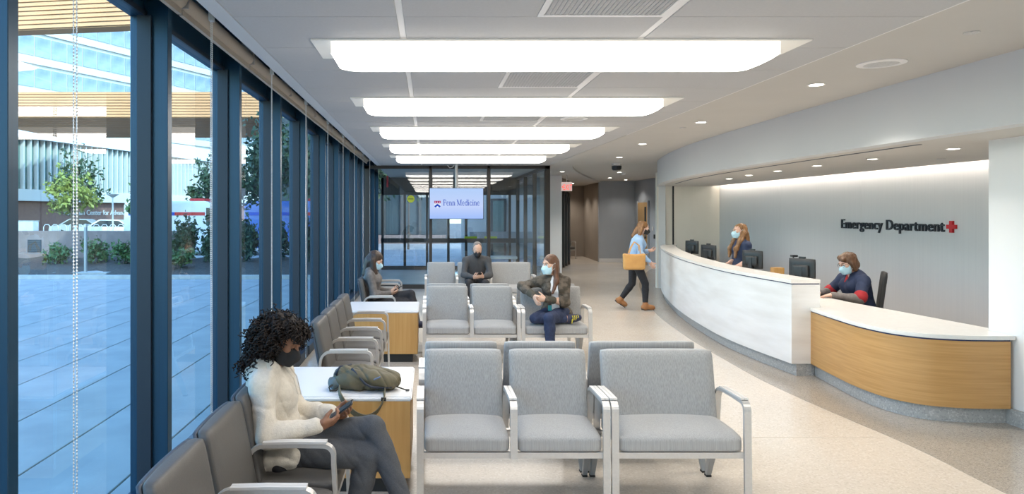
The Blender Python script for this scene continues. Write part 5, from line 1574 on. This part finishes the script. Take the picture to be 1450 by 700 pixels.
    eyes(o, B0, hc, hf, 1.0, roll, brow=M_HBLK, shut=True, skin=M_SKIN1)
    # curls: a soft core under some eight hundred small spirals
    F = Field()
    at = lambda a, b, d: hc + a * f + b * l + d * u
    A = [f, l, u]
    F.ell(at(-.03, 0, .045), A, (.105, .10, .085), .03); F.ell(at(-.06, 0, -.04), A, (.085, .115, .10), .04)
    F.ell(at(-.085, -.055, -.12), A, (.06, .062, .09), .04); F.ell(at(-.08, .06, -.11), A, (.065, .06, .09), .04); F.ell(at(.03, .055, .05), A, (.05, .045, .05), .03); F.ell(at(.03, -.03, .075), A, (.045, .05, .026), .03)
    F.sub(at(.09, -.02, -.03), A, (.078, .08, .095), .02)
    F.disp(.006, 55, 5)
    hr = part(o, B0, 'hair', F, M_HBLK, .006, 'black curly shoulder length hair')
    r = np.random.default_rng(11); cur = MB(); made = 0
    while made < 1700:
        d = r.normal(size=3); d /= np.linalg.norm(d)
        q = d * np.array((.118, .128, .115)) + np.array((-.045, 0, .01))
        if r.random() < .45: q = np.array((-.075 + .045 * r.normal(), .10 * (2 * r.random() - 1) * 1.1, -.02 - .17 * r.random())) + d * .03
        if made % 6 == 0: q = np.array((.075 * r.random(), -.075 + .13 * r.random(), .0)); q[2] = .108 - 2.2 * max(0, q[0] - .03) ** 1.5 - 2.5 * q[1] ** 2 + .012 * r.random()
        x, y, z = q
        if x > .02 and z < .052 and abs(y) < .085: continue
        if x > (.032 if y < -.055 else .02) and y < .05 and z < .062: continue
        if x > .045 and z < .045: continue
        if x > .06 and y < .045 and z < .07: continue
        if z > -.03 and (x + .045) ** 2 / .03 + y * y / .021 + (z - .01) ** 2 / .021 > 1.0: continue
        if z <= -.03 and (x > .012 or x < -.155 or abs(y) > .135): continue
        if z < -.21 or (z < -.08 and x > -.03): continue
        p = at(x, y, z); out = nv(p - at(-.04, 0, 0)); dn = nv(-.85 * np.array((0, 0, 1)) + .55 * out * (1 if z > -.05 else .2) + .25 * r.normal(size=3))
        e1 = nv(np.cross(dn, r.normal(size=3))); e2 = np.cross(dn, e1); ln = .04 + .035 * r.random(); rd = .0075 + .004 * r.random(); ph = r.random() * 6.28; tu = 1.6 + r.random()
        pts = []
        for k in range(13):
            t = k / 12; a = ph + t * tu * 6.28
            pts.append(tuple(p + dn * ln * t + (e1 * math.cos(a) + e2 * math.sin(a)) * rd * (.6 + .4 * t) - B0))
        cur.tube(pts, [.0052 * (1 - .5 * k / 12) for k in range(13)], 4, cap=False); made += 1
    c_ = cur.build('curls', M_HBLK, hr, smooth='all'); c_['kind'] = 'stuff'
    phone('black phone held in both hands by the woman in cream hoodie', (-.455, 3.552, .755), (.80, -.05, .58), (-.5, -.1, .85), .15, .072)
    return o
woman_hoodie()

# ---- P2: woman in grey cardigan on the far window chairs
def woman_cardigan():
    B0 = np.array((-.77, 9.47, 0.0))
    J = dict(pel=(-.775, 9.47, .55), neck=(-.80, 9.47, .99), head=(-.735, 9.465, 1.135), sh=[(-.80, 9.31, .915), (-.79, 9.63, .915)], el=[(-.74, 9.27, .665), (-.70, 9.66, .67)],
             wr=[(-.535, 9.40, .675), (-.53, 9.54, .69)], hip=[(-.75, 9.39, .55), (-.75, 9.55, .555)], kn=[(-.31, 9.40, .545), (-.25, 9.45, .655)], an=[(-.33, 9.42, .105), (-.16, 9.35, .29)],
             toe=[(-.19, 9.40, .045), (-.03, 9.33, .235)])
    hf = nv((.86, -.08, -.45)); roll = nv((.42, 0, 1)); hc = np.array(J['head']); f, l, u = frame(hf, roll); A = [f, l, u]
    at = lambda a, b, d: hc + a * f + b * l + d * u
    F = Field(); torso_ops(F, J, 0, .96); arm_ops(F, J); leg_ops(F, J); foot_ops(F, J); F.cap(J['neck'], at(-.02, 0, -.05), .05, .046, .03); head_ops(F, hc, hf, 1.0, roll)
    hand_ops(F, J['wr'][0], (.9, .25, .1), (0, .6, .75), (.2, .5, .8), 1, (.5, .8, .5)); hand_ops(F, J['wr'][1], (.9, -.2, .1), (0, -.6, .75), (.2, -.5, .8), 1, (.5, .8, .5))
    o = person_root('woman with long dark hair in grey cardigan seated by the window', F, B0, M_SKIN2, .006)
    F = Field(); uu, ll, ff, c1, c2 = torso_ops(F, J, .022, .96, .01); arm_ops(F, J, .014, 1, .95)
    F.cap(np.array(J['neck']) - ll * .05, np.array(J['neck']) + ll * .05, .058, .058, .03); F.disp(.004, 28, 8).fold(.003, 60, 5, (.3, 0, .6))
    part(o, B0, 'cardigan', F, M_CARDI, .009, 'grey brown cardigan')
    F = Field(); leg_ops(F, J, .010, 1, .95); F.ell(J['pel'], [ll, ff, uu], (.172, .125, .12), .05); 
    part(o, B0, 'trousers', F, M_PBLK, .009, 'black trousers'); shoes(o, B0, J, M_SNKB, M_SOLE, .008)
    F = Field(); mask_ops(F, hc, hf, 1.02, roll); part(o, B0, 'face_mask', F, M_MBLU, .005, 'pale blue surgical mask'); straps(o, B0, hc, hf, M_MWHT, 1, roll)
    eyes(o, B0, hc, hf, 1, roll, brow=M_HDRK, shut=True, skin=M_SKIN2)
    F = Field(); F.ell(at(-.02, 0, .035), A, (.103, .085, .088), .02); F.ell(at(-.055, 0, -.04), A, (.062, .085, .10), .03)
    for q in (-1, 1):
        F.cap(at(-.02, .07 * q, -.02), hc + np.array((-.02, .075 * q, -.20)), .04, .035, .03); F.cap(at(-.03, .06 * q, -.05), hc + np.array((.03, .065 * q, -.24)), .035, .02, .03)
    F.cap(at(-.07, 0, -.05), hc + np.array((-.14, 0, -.20)), .07, .05, .03)
    F.sub(at(.08, 0, -.05), A, (.06, .055, .09), .015); F.disp(.003, 110, 4, (1.2, 1.2, .12))
    part(o, B0, 'hair', F, M_HDRK, .006, 'long straight dark brown hair')
    phone('phone held by the woman in grey cardigan', (-.43, 9.47, .735), (.8, 0, .45), (-.4, 0, .9), .14, .07)
woman_cardigan()

# ---- P3: man in the far row
def man_sweater():
    B0 = np.array((.85, 12.35, 0.0))
    J = dict(pel=(.845, 12.36, .56), neck=(.865, 12.26, 1.0), head=(.87, 12.185, 1.135), sh=[(.665, 12.27, .93), (1.06, 12.27, .93)], el=[(.625, 12.12, .68), (1.09, 12.12, .68)],
             wr=[(.785, 11.97, .655), (.955, 11.97, .665)], hip=[(.755, 12.33, .55), (.935, 12.33, .55)], kn=[(.70, 11.90, .555), (.99, 11.90, .555)], an=[(.70, 11.88, .10), (.99, 11.88, .10)],
             toe=[(.69, 11.73, .045), (1.0, 11.73, .045)], slump=.02)
    hf = nv((.0, -.86, -.5)); roll = nv((0, -.5, .86)); hc = np.array(J['head']); f, l, u = frame(hf, roll); A = [f, l, u]; at = lambda a, b, d: hc + a * f + b * l + d * u
    F = Field(); torso_ops(F, J, .0, 1.04); arm_ops(F, J, .004); leg_ops(F, J, .003); foot_ops(F, J, .002); F.cap(J['neck'], at(-.02, 0, -.05), .058, .055, .03); head_ops(F, hc, hf, 1.06, roll)
    hand_ops(F, J['wr'][0], (.75, -.6, .1), (.45, .5, .7), (.3, -.2, .9), 1.08, (.5, .7, .5)); hand_ops(F, J['wr'][1], (-.75, -.6, .1), (-.45, .5, .7), (-.3, -.2, .9), 1.08, (.5, .7, .5))
    o = person_root('man with short grey hair in charcoal sweater and black mask in the far row', F, B0, M_SKIN2, .006)
    F = Field(); uu, ll, ff, c1, c2 = torso_ops(F, J, .018, 1.04); arm_ops(F, J, .014, 1.02, .96); F.cap(J['neck'], at(-.03, 0, -.085), .064, .062, .02); F.fold(.0026, 48, 16, (.7, 0, .4))
    part(o, B0, 'sweater', F, M_KNITG, .009, 'charcoal sweater')
    F = Field(); leg_ops(F, J, .014, 1.05, .96); F.ell(J['pel'], [ll, ff, uu], (.18, .135, .12), .05); part(o, B0, 'trousers', F, M_PBLK, .009, 'black trousers')
    shoes(o, B0, J, M_PBLK, M_PBLK, .009)
    F = Field(); mask_ops(F, hc, hf, 1.09, roll); part(o, B0, 'face_mask', F, M_MBLK, .005, 'black face mask'); straps(o, B0, hc, hf, M_MBLK, 1.06, roll); eyes(o, B0, hc, hf, 1.06, roll, brow=M_HGRY, shut=True, skin=M_SKIN2)
    F = Field(); F.ell(at(-.028, 0, .042), A, (.094, .081, .087), .02); F.ell(at(-.055, 0, -.02), A, (.058, .080, .07), .02); F.sub(at(.098, 0, -.02), A, (.066, .078, .088), .008); F.sub(at(.06, 0, -.06), A, (.075, .11, .06), .008); F.disp(.003, 120, 4)
    part(o, B0, 'hair', F, M_HGRY, .005, 'short grey hair')
    phone('dark phone held in both hands by the man in charcoal sweater', (.87, 11.90, .70), (.3, -.6, .5), (0, .5, .85), .14, .07)
man_sweater()

# ---- P4: woman in camouflage jacket sitting sideways, one leg folded
def woman_camo():
    B0 = np.array((1.5, 8.2, 0.0))
    J = dict(pel=(1.53, 8.235, .575), neck=(1.50, 8.19, 1.015), head=(1.448, 8.155, 1.165), sh=[(1.345, 8.235, .955), (1.635, 8.19, .955)], el=[(1.125, 8.27, .895), (1.62, 8.08, .725)],
             wr=[(1.245, 8.03, .80), (1.365, 7.98, .775)], hip=[(1.445, 8.20, .565), (1.61, 8.20, .565)], kn=[(1.25, 8.02, .545), (1.385, 7.84, .575)], an=[(1.63, 8.04, .535), (1.405, 7.86, .11)],
             toe=[(1.78, 8.02, .555), (1.36, 7.71, .045)])
    hf = nv((-.80, -.58, -.03)); roll = nv((-.03, 0, 1)); hc = np.array(J['head']); f, l, u = frame(hf, roll); A = [f, l, u]; at = lambda a, b, d: hc + a * f + b * l + d * u
    F = Field(); torso_ops(F, J, 0, .95, .005); arm_ops(F, J); leg_ops(F, J); foot_ops(F, J); F.cap(J['neck'], at(-.02, 0, -.05), .048, .046, .03); head_ops(F, hc, hf, 1.0, roll)
    hand_ops(F, J['wr'][0], (.1, -.75, -.65), (.8, .1, .1), (.2, .3, .9), 1, (.3, .5, .4)); hand_ops(F, J['wr'][1], (-.92, -.1, .12), (0, .9, -.1), (0, 0, 1), 1, (.35, .6, .5))
    o = person_root('woman in brown camouflage jacket with one leg folded in the middle row', F, B0, M_SKIN2, .0055)
    F = Field(); uu, ll, ff, c1, c2 = torso_ops(F, J, .014, .95, .015); F.cut(np.array(J['pel']) + uu * -.02, -uu); F.disp(.002, 40, 2)
    F.cap(J['neck'], np.array(J['neck']) + uu * .0, .055, .055, .02)
    part(o, B0, 'shirt', F, M_TEE, .008, 'white tee shirt')
    F = Field(); torso_ops(F, J, .028, .93, .006); arm_ops(F, J, .013, 1, .96)
    pel = np.array(J['pel']); F.cap(pel + ll * .14 - uu * .01, pel + ll * .15 + ff * .04 - uu * .02, .06, .055, .04); F.cap(pel - ll * .15 - uu * .01 + ff * .03, pel - ll * .16 + ff * .05 - uu * .05, .05, .04, .04)
    nk = np.array(J['neck'])
    for a in np.linspace(-2.2, 2.2, 11): F.ell(nk + uu * .01 + ll * .068 * math.sin(a) - ff * .055 * math.cos(a), [ll, ff, uu], (.026, .022, .034), .02)
    F.sub(c1 + ff * .16 + uu * .05, [ll, ff, uu], (.045, .12, .24), .012); F.sub(c2 + ff * .17 - uu * .06, [ll, ff, uu], (.055, .13, .24), .012)
    F.disp(.003, 30, 14).fold(.003, 55, 14, (.4, 0, .5))
    part(o, B0, 'jacket', F, M_CAMO, .008, 'brown camouflage jacket worn open')
    cf = MB()
    M_RIB = mat('rib_olive', (0.06, 0.055, 0.04), 0.85)
    for i in (0, 1):
        F = Field(); el, wr = np.array(J['el'][i]), np.array(J['wr'][i]); dd = nv(wr - el); F.cap(wr - dd * .10, wr - dd * .015, .047, .038, .01)
        part(o, B0, 'cuff', F, M_RIB, .007, 'olive rib cuff')
    F = Field(); leg_ops(F, J, .010, 1, .93); F.ell(pel, [ll, ff, uu], (.172, .125, .12), .05); F.fold(.0025, 60, 3); part(o, B0, 'trousers', F, M_DENIM, .008, 'dark blue jeans')
    shoes(o, B0, J, M_SNKB, M_SOLE, .006)
    lc = MB()
    an, toe, d = foot_pts(J, 0)
    for k in range(4): p = an + d * (.05 + .022 * k) - B0 + np.array((0, -.045 + .006 * k, .01)); lc.tube([tuple(p + np.array((0, -.004, .03))), tuple(p + np.array((.01, -.012, 0))), tuple(p + np.array((-.005, -.004, -.03)))], .005, 5)
    lc.tube([tuple(an + d * .05 - B0 + np.array((0, -.06, 0))), tuple(an + d * .04 - B0 + np.array((0, -.075, -.05)))], .006, 5)
    lc.build('laces', M_LACE, o)
    F = Field(); mask_ops(F, hc, hf, 1.03, roll); part(o, B0, 'face_mask', F, M_MBLU, .005, 'pale blue surgical mask'); straps(o, B0, hc, hf, M_MWHT, 1, roll); eyes(o, B0, hc, hf, 1, roll, brow=M_HBRN)
    F = Field(); F.ell(at(-.022, 0, .036), A, (.10, .083, .088), .02); F.ell(at(-.055, 0, -.04), A, (.06, .08, .10), .03)
    F.cap(at(-.03, .062, -.03), at(-.01, .085, -.20), .035, .03, .03); F.cap(at(-.01, .085, -.20), at(.05, .075, -.33), .03, .016, .03); F.cap(at(-.03, -.062, -.03), at(.0, -.08, -.22), .033, .022, .03)
    F.cap(at(-.075, 0, -.06), at(-.085, .01, -.26), .06, .045, .03)
    F.sub(at(.085, 0, -.045), A, (.065, .056, .10), .012); F.disp(.003, 110, 4, (1.2, 1.2, .12))
    part(o, B0, 'hair', F, M_HBRN, .006, 'long straight brown hair')
    bd = MB().box(-.022, .022, -.002, .002, -.032, .032).build('badge', mat('badge_teal', (0.03, 0.30, 0.32), 0.4), o, loc=tuple(np.array((1.43, 8.055, .66)) - B0)); bd['label'] = 'teal badge hanging at the waist'
    MB().tube([tuple(np.array((1.43, 8.058, .70)) - B0), tuple(np.array((1.44, 8.10, .76)) - B0)], .003, 5).build('badge_cord', M_SNKB, bd, loc=tuple(-np.array(bd.location)))
woman_camo()

# ---- P5: woman walking past
def woman_walking():
    B0 = np.array((3.82, 12.6, 0.0))
    J = dict(pel=(3.80, 12.62, .90), neck=(3.875, 12.60, 1.355), head=(3.955, 12.585, 1.51), sh=[(3.845, 12.44, 1.28), (3.89, 12.77, 1.285)], el=[(3.83, 12.36, 1.03), (3.93, 12.83, 1.03)],
             wr=[(4.02, 12.37, .88), (4.10, 12.70, 1.08)], hip=[(3.81, 12.54, .87), (3.81, 12.70, .87)], kn=[(3.965, 12.50, .49), (3.80, 12.75, .47)], an=[(3.955, 12.47, .095), (3.60, 12.82, .16)],
             toe=[(4.11, 12.45, .05), (3.70, 12.80, .05)])
    hf = nv((.93, -.2, -.25)); roll = nv((.25, 0, 1)); hc = np.array(J['head']); f, l, u = frame(hf, roll); A = [f, l, u]; at = lambda a, b, d: hc + a * f + b * l + d * u
    F = Field(); torso_ops(F, J, 0, .97); arm_ops(F, J); leg_ops(F, J); foot_ops(F, J); F.cap(J['neck'], at(-.02, 0, -.05), .048, .046, .03); head_ops(F, hc, hf, 1, roll)
    hand_ops(F, J['wr'][0], (.55, 0, -.8), (0, .9, .2), (.8, 0, .5), 1, (.3, .4, .3)); hand_ops(F, J['wr'][1], (.8, -.5, .1), (-.2, -.4, .8), (0, -.3, .9), 1, (.5, .6, .4))
    o = person_root('woman in light denim jacket walking past the reception counter', F, B0, M_SKIN3, .0065)
    F = Field(); uu, ll, ff, c1, c2 = torso_ops(F, J, .016, .97, .01); F.cap(np.array(J['pel']) + uu * .0, np.array(J['pel']) - uu * .10 + ff * .02, .135, .14, .04); F.cut(np.array(J['pel']) - uu * .14, -uu)
    F.cap(J['neck'], np.array(J['neck']) - uu * .02, .062, .07, .03); part(o, B0, 'shirt', F, M_SCARF, .009, 'cream shirt')
    F = Field(); torso_ops(F, J, .030, .97, .01); arm_ops(F, J, .018, 1, .85); F.cut(np.array(J['pel']) + uu * .03, -uu); F.sub(c1 + ff * .17, [ll, ff, uu], (.06, .13, .33), .015); F.sub(c2 + ff * .18, [ll, ff, uu], (.075, .13, .3), .015); F.fold(.003, 55, 5)
    part(o, B0, 'jacket', F, M_DENIML, .009, 'light blue denim jacket')
    F = Field(); leg_ops(F, J, .010, 1, .93); F.ell(J['pel'], [ll, ff, uu], (.168, .12, .12), .05); part(o, B0, 'trousers', F, M_PBLK, .009, 'black trousers')
    shoes(o, B0, J, M_TANB, M_STRAP, .007, .014, (0, 1), True, 'boot')
    F = Field(); mask_ops(F, hc, hf, 1.03, roll); part(o, B0, 'face_mask', F, M_MBLK, .006, 'black face mask'); straps(o, B0, hc, hf, M_MBLK, 1, roll); eyes(o, B0, hc, hf, 1, roll, brow=M_HBLD)
    F = Field(); F.ell(at(-.022, 0, .036), A, (.10, .083, .088), .02); F.ell(at(-.055, 0, -.04), A, (.062, .083, .10), .03)
    for q in (-1, 1): F.cap(at(-.03, .06 * q, -.03), at(-.04, .075 * q, -.17), .038, .03, .03)
    F.cap(at(-.085, 0, -.06), at(-.13, 0, -.19), .06, .045, .03); F.sub(at(.085, 0, -.045), A, (.065, .058, .10), .012); F.disp(.003, 110, 4, (1.2, 1.2, .12))
    part(o, B0, 'hair', F, M_HBLD, .007, 'shoulder length dark blond hair')
    t = root('tote_bag', 'tan leather tote bag carried by the walking woman', 'bag', (3.70, 12.30, .76), 0.05)
    put('bag_body', rbox_mesh('bag_body', M_TANBAG, .40, .10, .30, .035, 9, lambda x, y, z: (x * (1 + .25 * z), y * (1 - 1.1 * z), z - .02 * (1 - (x / .2) ** 2) * (z > .1))), t, (0, 0, .15))
    for y in (-.03, .03): MB().tube([(-.10, y, .29), (-.06, y * .8 + .0, .40), (.02, y * .5 + .05, .50), (.09, y + .01, .44), (.11, y, .29)], .008, 6).build('handle', M_TANBAG, t)
woman_walking()

# ---- P6: woman standing behind the counter
def woman_standing():
    B0 = np.array((4.93, 10.8, 0.0))
    J = dict(pel=(4.96, 10.8, .90), neck=(4.94, 10.8, 1.345), head=(4.915, 10.8, 1.50), sh=[(4.95, 10.97, 1.275), (4.95, 10.63, 1.275)], el=[(4.95, 11.02, 1.02), (4.95, 10.58, 1.02)], wr=[(4.74, 10.97, .93), (4.74, 10.63, .93)],
             hip=[(4.96, 10.88, .87), (4.96, 10.72, .87)], kn=[(4.95, 10.89, .48), (4.95, 10.71, .48)], an=[(4.97, 10.89, .09), (4.97, 10.71, .09)], toe=[(4.83, 10.9, .045), (4.83, 10.7, .045)])
    hf = nv((-1, -.12, .0)); hc = np.array(J['head']); f, l, u = frame(hf); A = [f, l, u]; at = lambda a, b, d: hc + a * f + b * l + d * u
    F = Field(); torso_ops(F, J, 0, .97); arm_ops(F, J); leg_ops(F, J); foot_ops(F, J); F.cap(J['neck'], at(-.02, 0, -.05), .048, .046, .03); head_ops(F, hc, hf)
    hand_ops(F, J['wr'][0], (-.9, -.1, -.2), (0, 0, -1), (0, -1, 0), 1, (.2, .3, .2)); hand_ops(F, J['wr'][1], (-.9, .1, -.2), (0, 0, -1), (0, 1, 0), 1, (.2, .3, .2))
    o = person_root('woman with long blond hair in navy scrubs standing behind the counter', F, B0, M_SKIN3, .0065)
    F = Field(); uu, ll, ff, c1, c2 = torso_ops(F, J, .022, .97, .012); arm_ops(F, J, .022, 1, .55); F.cap(J['pel'], np.array(J['pel']) - uu * .08, .15, .155, .05); F.cut(np.array(J['pel']) - uu * .13, -uu); F.fold(.003, 50, 5)
    part(o, B0, 'scrub_top', F, M_SCRUB, .009, 'navy scrub top')
    F = Field(); leg_ops(F, J, .018, 1, .97); F.ell(J['pel'], [ll, ff, uu], (.17, .12, .12), .05); part(o, B0, 'trousers', F, M_SCRUB, .012); shoes(o, B0, J, M_PBLK, M_SOLE, .01)
    F = Field(); mask_ops(F, hc, hf, 1.03); part(o, B0, 'face_mask', F, M_MBLU, .005, 'pale blue surgical mask'); straps(o, B0, hc, hf, M_MWHT); eyes(o, B0, hc, hf, brow=M_HBLD)
    F = Field(); F.ell(at(-.022, 0, .036), A, (.10, .083, .088), .02); F.ell(at(-.055, 0, -.04), A, (.065, .085, .10), .03)
    F.cap(at(-.085, 0, -.06), at(-.10, .02, -.36), .072, .05, .03)
    for q in (-1, 1): F.cap(at(-.03, .06 * q, -.03), at(.03, .088 * q, -.16), .04, .042, .03); F.cap(at(.03, .088 * q, -.16), at(.105, .088 * q, -.28), .042, .036, .03); F.cap(at(.105, .088 * q, -.28), at(.125, .08 * q, -.41), .036, .018, .03)
    F.sub(at(.085, 0, -.045), A, (.065, .056, .11), .012); F.disp(.005, 45, 6, (1, 1, .5)); F.disp(.003, 110, 4, (1.2, 1.2, .12))
    part(o, B0, 'hair', F, M_HBLD, .006, 'long wavy dark blond hair')
woman_standing()

# ---- P7: staff member seated at the check-in desk
def staff_seated():
    B0 = np.array((5.3, 8.45, 0.0))
    J = dict(pel=(5.34, 8.45, .575), neck=(5.27, 8.45, 1.035), head=(5.165, 8.42, 1.165), sh=[(5.255, 8.64, .955), (5.255, 8.255, .955)], el=[(5.10, 8.72, .765), (5.13, 8.12, .755)], wr=[(4.90, 8.56, .785), (4.89, 8.27, .785)],
             hip=[(5.32, 8.54, .555), (5.32, 8.36, .555)], kn=[(4.93, 8.56, .545), (4.93, 8.34, .545)], an=[(4.98, 8.56, .10), (4.98, 8.34, .10)], toe=[(4.86, 8.57, .045), (4.86, 8.33, .045)], bulge=.03)
    hf = nv((-.9, -.2, -.33)); roll = nv((-.33, 0, 1)); hc = np.array(J['head']); f, l, u = frame(hf, roll); A = [f, l, u]; at = lambda a, b, d: hc + a * f + b * l + d * u
    F = Field(); torso_ops(F, J, .0, 1.1); arm_ops(F, J, .003); leg_ops(F, J); foot_ops(F, J); F.cap(J['neck'], at(-.02, 0, -.05), .056, .054, .03); head_ops(F, hc, hf, 1.06, roll)
    hand_ops(F, J['wr'][0], (-.95, -.2, -.1), (0, 0, -1), (0, -1, 0), 1, (.25, .35, .25)); hand_ops(F, J['wr'][1], (-.95, .2, -.1), (0, 0, -1), (0, 1, 0), 1, (.25, .35, .25))
    o = person_root('staff member with short brown hair and glasses seated at the check-in desk', F, B0, M_SKIN3, .006)
    for i in (0, 1): F = Field(); arm_ops(F, J, .014, 1, .97, (i,)); F.disp(.003, 45, 5); part(o, B0, 'sleeve', F, M_UNDER, .008, 'grey long sleeve')
    F = Field(); uu, ll, ff, c1, c2 = torso_ops(F, J, .024, 1.1, .01); arm_ops(F, J, .024, 1.05, .5); F.fold(.003, 50, 5, (.3, .3, .5)); F.sub(np.array(J['neck']) + ff * .085 - uu * .02, [ll, ff, uu], (.035, .05, .06), .01)
    part(o, B0, 'scrub_top', F, M_SCRUB, .008, 'navy scrub top')
    G = Field()
    for i in (0, 1):
        F = Field(); sh, el = np.array(J['sh'][i]), np.array(J['el'][i]); dd = nv(el - sh); p = sh + (el - sh) * .84; F.cap(p - dd * .005, p + dd * .022, .0745, .0735, .004)
        part(o, B0, 'sleeve_trim', F, M_TRIM, .006, 'red sleeve trim')
        G.cap(np.array(J['neck']) + ll * (.045 if i else -.045) + ff * .05 + uu * .0, np.array(J['neck']) + ff * .125 - uu * .085, .014, .014, .01)
    part(o, B0, 'neck_trim', G, M_TRIM, .006, 'red neck trim')
    F = Field(); leg_ops(F, J, .016, 1.05, .97); F.ell(J['pel'], [ll, ff, uu], (.19, .14, .12), .05); part(o, B0, 'trousers', F, M_SCRUB, .012); shoes(o, B0, J, M_PBLK, M_SOLE, .01)
    F = Field(); mask_ops(F, hc, hf, 1.09, roll); part(o, B0, 'face_mask', F, M_MBLU, .005, 'pale blue surgical mask'); straps(o, B0, hc, hf, M_MWHT, 1.06, roll); eyes(o, B0, hc, hf, 1.06, roll, brow=M_HRED)
    gb = MB()
    for q in (-1, 1):
        gb.tube([tuple(at(.104, .033 * q + .021 * math.cos(a), .003 + .017 * math.sin(a)) - B0) for a in np.linspace(0, 6.283, 15)], .0016, 5)
        gb.tube([tuple(at(.10, .054 * q, .008) - B0), tuple(at(.03, .074 * q, .01) - B0), tuple(at(-.02, .08 * q, .005) - B0)], .0018, 5)
    gb.tube([tuple(at(.104, -.012, .006) - B0), tuple(at(.107, 0, .01) - B0), tuple(at(.104, .012, .006) - B0)], .0016, 5); gb.build('glasses', M_BLACK, o)
    F = Field(); F.ell(at(-.022, 0, .042), A, (.108, .092, .092), .02); F.ell(at(-.05, 0, -.035), A, (.075, .092, .085), .03)
    for q in (-1, 1): F.cap(at(-.005, .07 * q, -.01), at(-.01, .075 * q, -.085), .038, .03, .03)
    F.cap(at(.055, -.035, .085), at(.075, .03, .07), .03, .028, .02); F.sub(at(.095, 0, -.05), A, (.068, .062, .105), .012); F.disp(.004, 100, 4, (1.2, 1.2, .15))
    part(o, B0, 'hair', F, M_HRED, .006, 'short brown bobbed hair')
staff_seated()

# ------------------------------------------------------------------ backpack on the first white table
def backpack():
    O = np.array((-.41, 4.50, .622))
    t = root('backpack', 'olive nylon backpack lying on the white table, strap hanging over the edge', 'bag', tuple(O))
    F = Field(); I = [(1, 0, 0), (0, 1, 0), (0, 0, 1)]
    F.ell(O + (-.06, .02, .072), I, (.15, .13, .080), .05); F.ell(O + (.08, .01, .066), I, (.135, .12, .070), .05); F.ell(O + (.14, .0, .055), I, (.085, .10, .058), .04); F.ell(O + (-.15, .02, .068), I, (.07, .085, .062), .04)
    F.cap(O + (-.16, .0, .10), O + (-.02, .02, .125), .03, .03, .03); F.ell(O + (.06, -.075, .08), I, (.10, .05, .05), .02)
    F.disp(.005, 34, 4); F.fold(.006, 70, 8, (.5, .3, .3)); F.cut(O + (0, 0, .0025), (0, 0, -1))
    part(t, O, 'body', F, M_OLIVE, .0055)
    F = Field(); F.ell(O + (-.20, -.01, .045), I, (.05, .06, .045), .02); F.disp(.006, 50, 3); F.cut(O + (0, 0, .0025), (0, 0, -1)); part(t, O, 'side_pocket', F, mat('pocket_slate', (0.10, 0.135, 0.145), 0.6), .0055, 'slate blue mesh side pocket')
    MB().tube([(-.09, -.055, .145), (-.05, -.09, .115), (0, -.12, .065), (.04, -.13, .045), (.12, -.115, .035), (.17, -.09, .035)], .008, 6).build('zip', M_ZIP, t, smooth='all')
    MB().tube([(.135, -.08, .105), (.15, -.10, .07), (.15, -.105, .04)], .005, 6).build('zip', M_ZIP, t)
    MB().tube([(.03, -.105, .075), (.06, -.12, .09), (.10, -.115, .105)], .006, 6).build('logo_stitch', mat('stitch_blue', (0.12, 0.17, 0.28), 0.6), t)
    sp = spline([(-.165, -.12, .04), (-.15, -.19, .014), (-.13, -.222, -.01), (-.09, -.235, -.06), (-.03, -.24, -.105), (.03, -.24, -.115), (.09, -.235, -.08), (.125, -.225, -.02), (.13, -.19, .012), (.125, -.12, .02)], 5)
    MB().bar([(p[0], p[1], p[2]) for p in sp], .04, .006, Vector((0.25, -.35, .9)).normalized()).build('shoulder_strap', M_OLIVE, t)
    MB().box(-.016, .016, -.006, .006, -.010, .010).build('strap_buckle', M_STRAP, t, loc=(.128, -.226, -.008)); MB().box(-.022, .022, -.006, .006, -.008, .008).build('strap_buckle', M_BLACK, t, loc=(.02, -.245, -.118))
    MB().tube([(-.20, -.05, .05), (-.235, -.08, .03), (-.225, -.10, .012), (-.19, -.09, .012), (-.17, -.06, .03)], .007, 6).build('loop', M_STRAP, t, smooth='all')
    MB().tube([(.20, -.04, .025), (.25, -.06, .012), (.27, -.065, .010)], .005, 6).build('cord', M_STRAP, t); MB().box(.26, .285, -.075, -.058, .004, .014).build('cord_end', M_BLACK, t)
    MB().tube([(-.10, .02, .15), (-.17, -.01, .145), (-.20, -.04, .10)], .012, 6).build('top_handle', M_ZIP, t, smooth='all')
backpack()
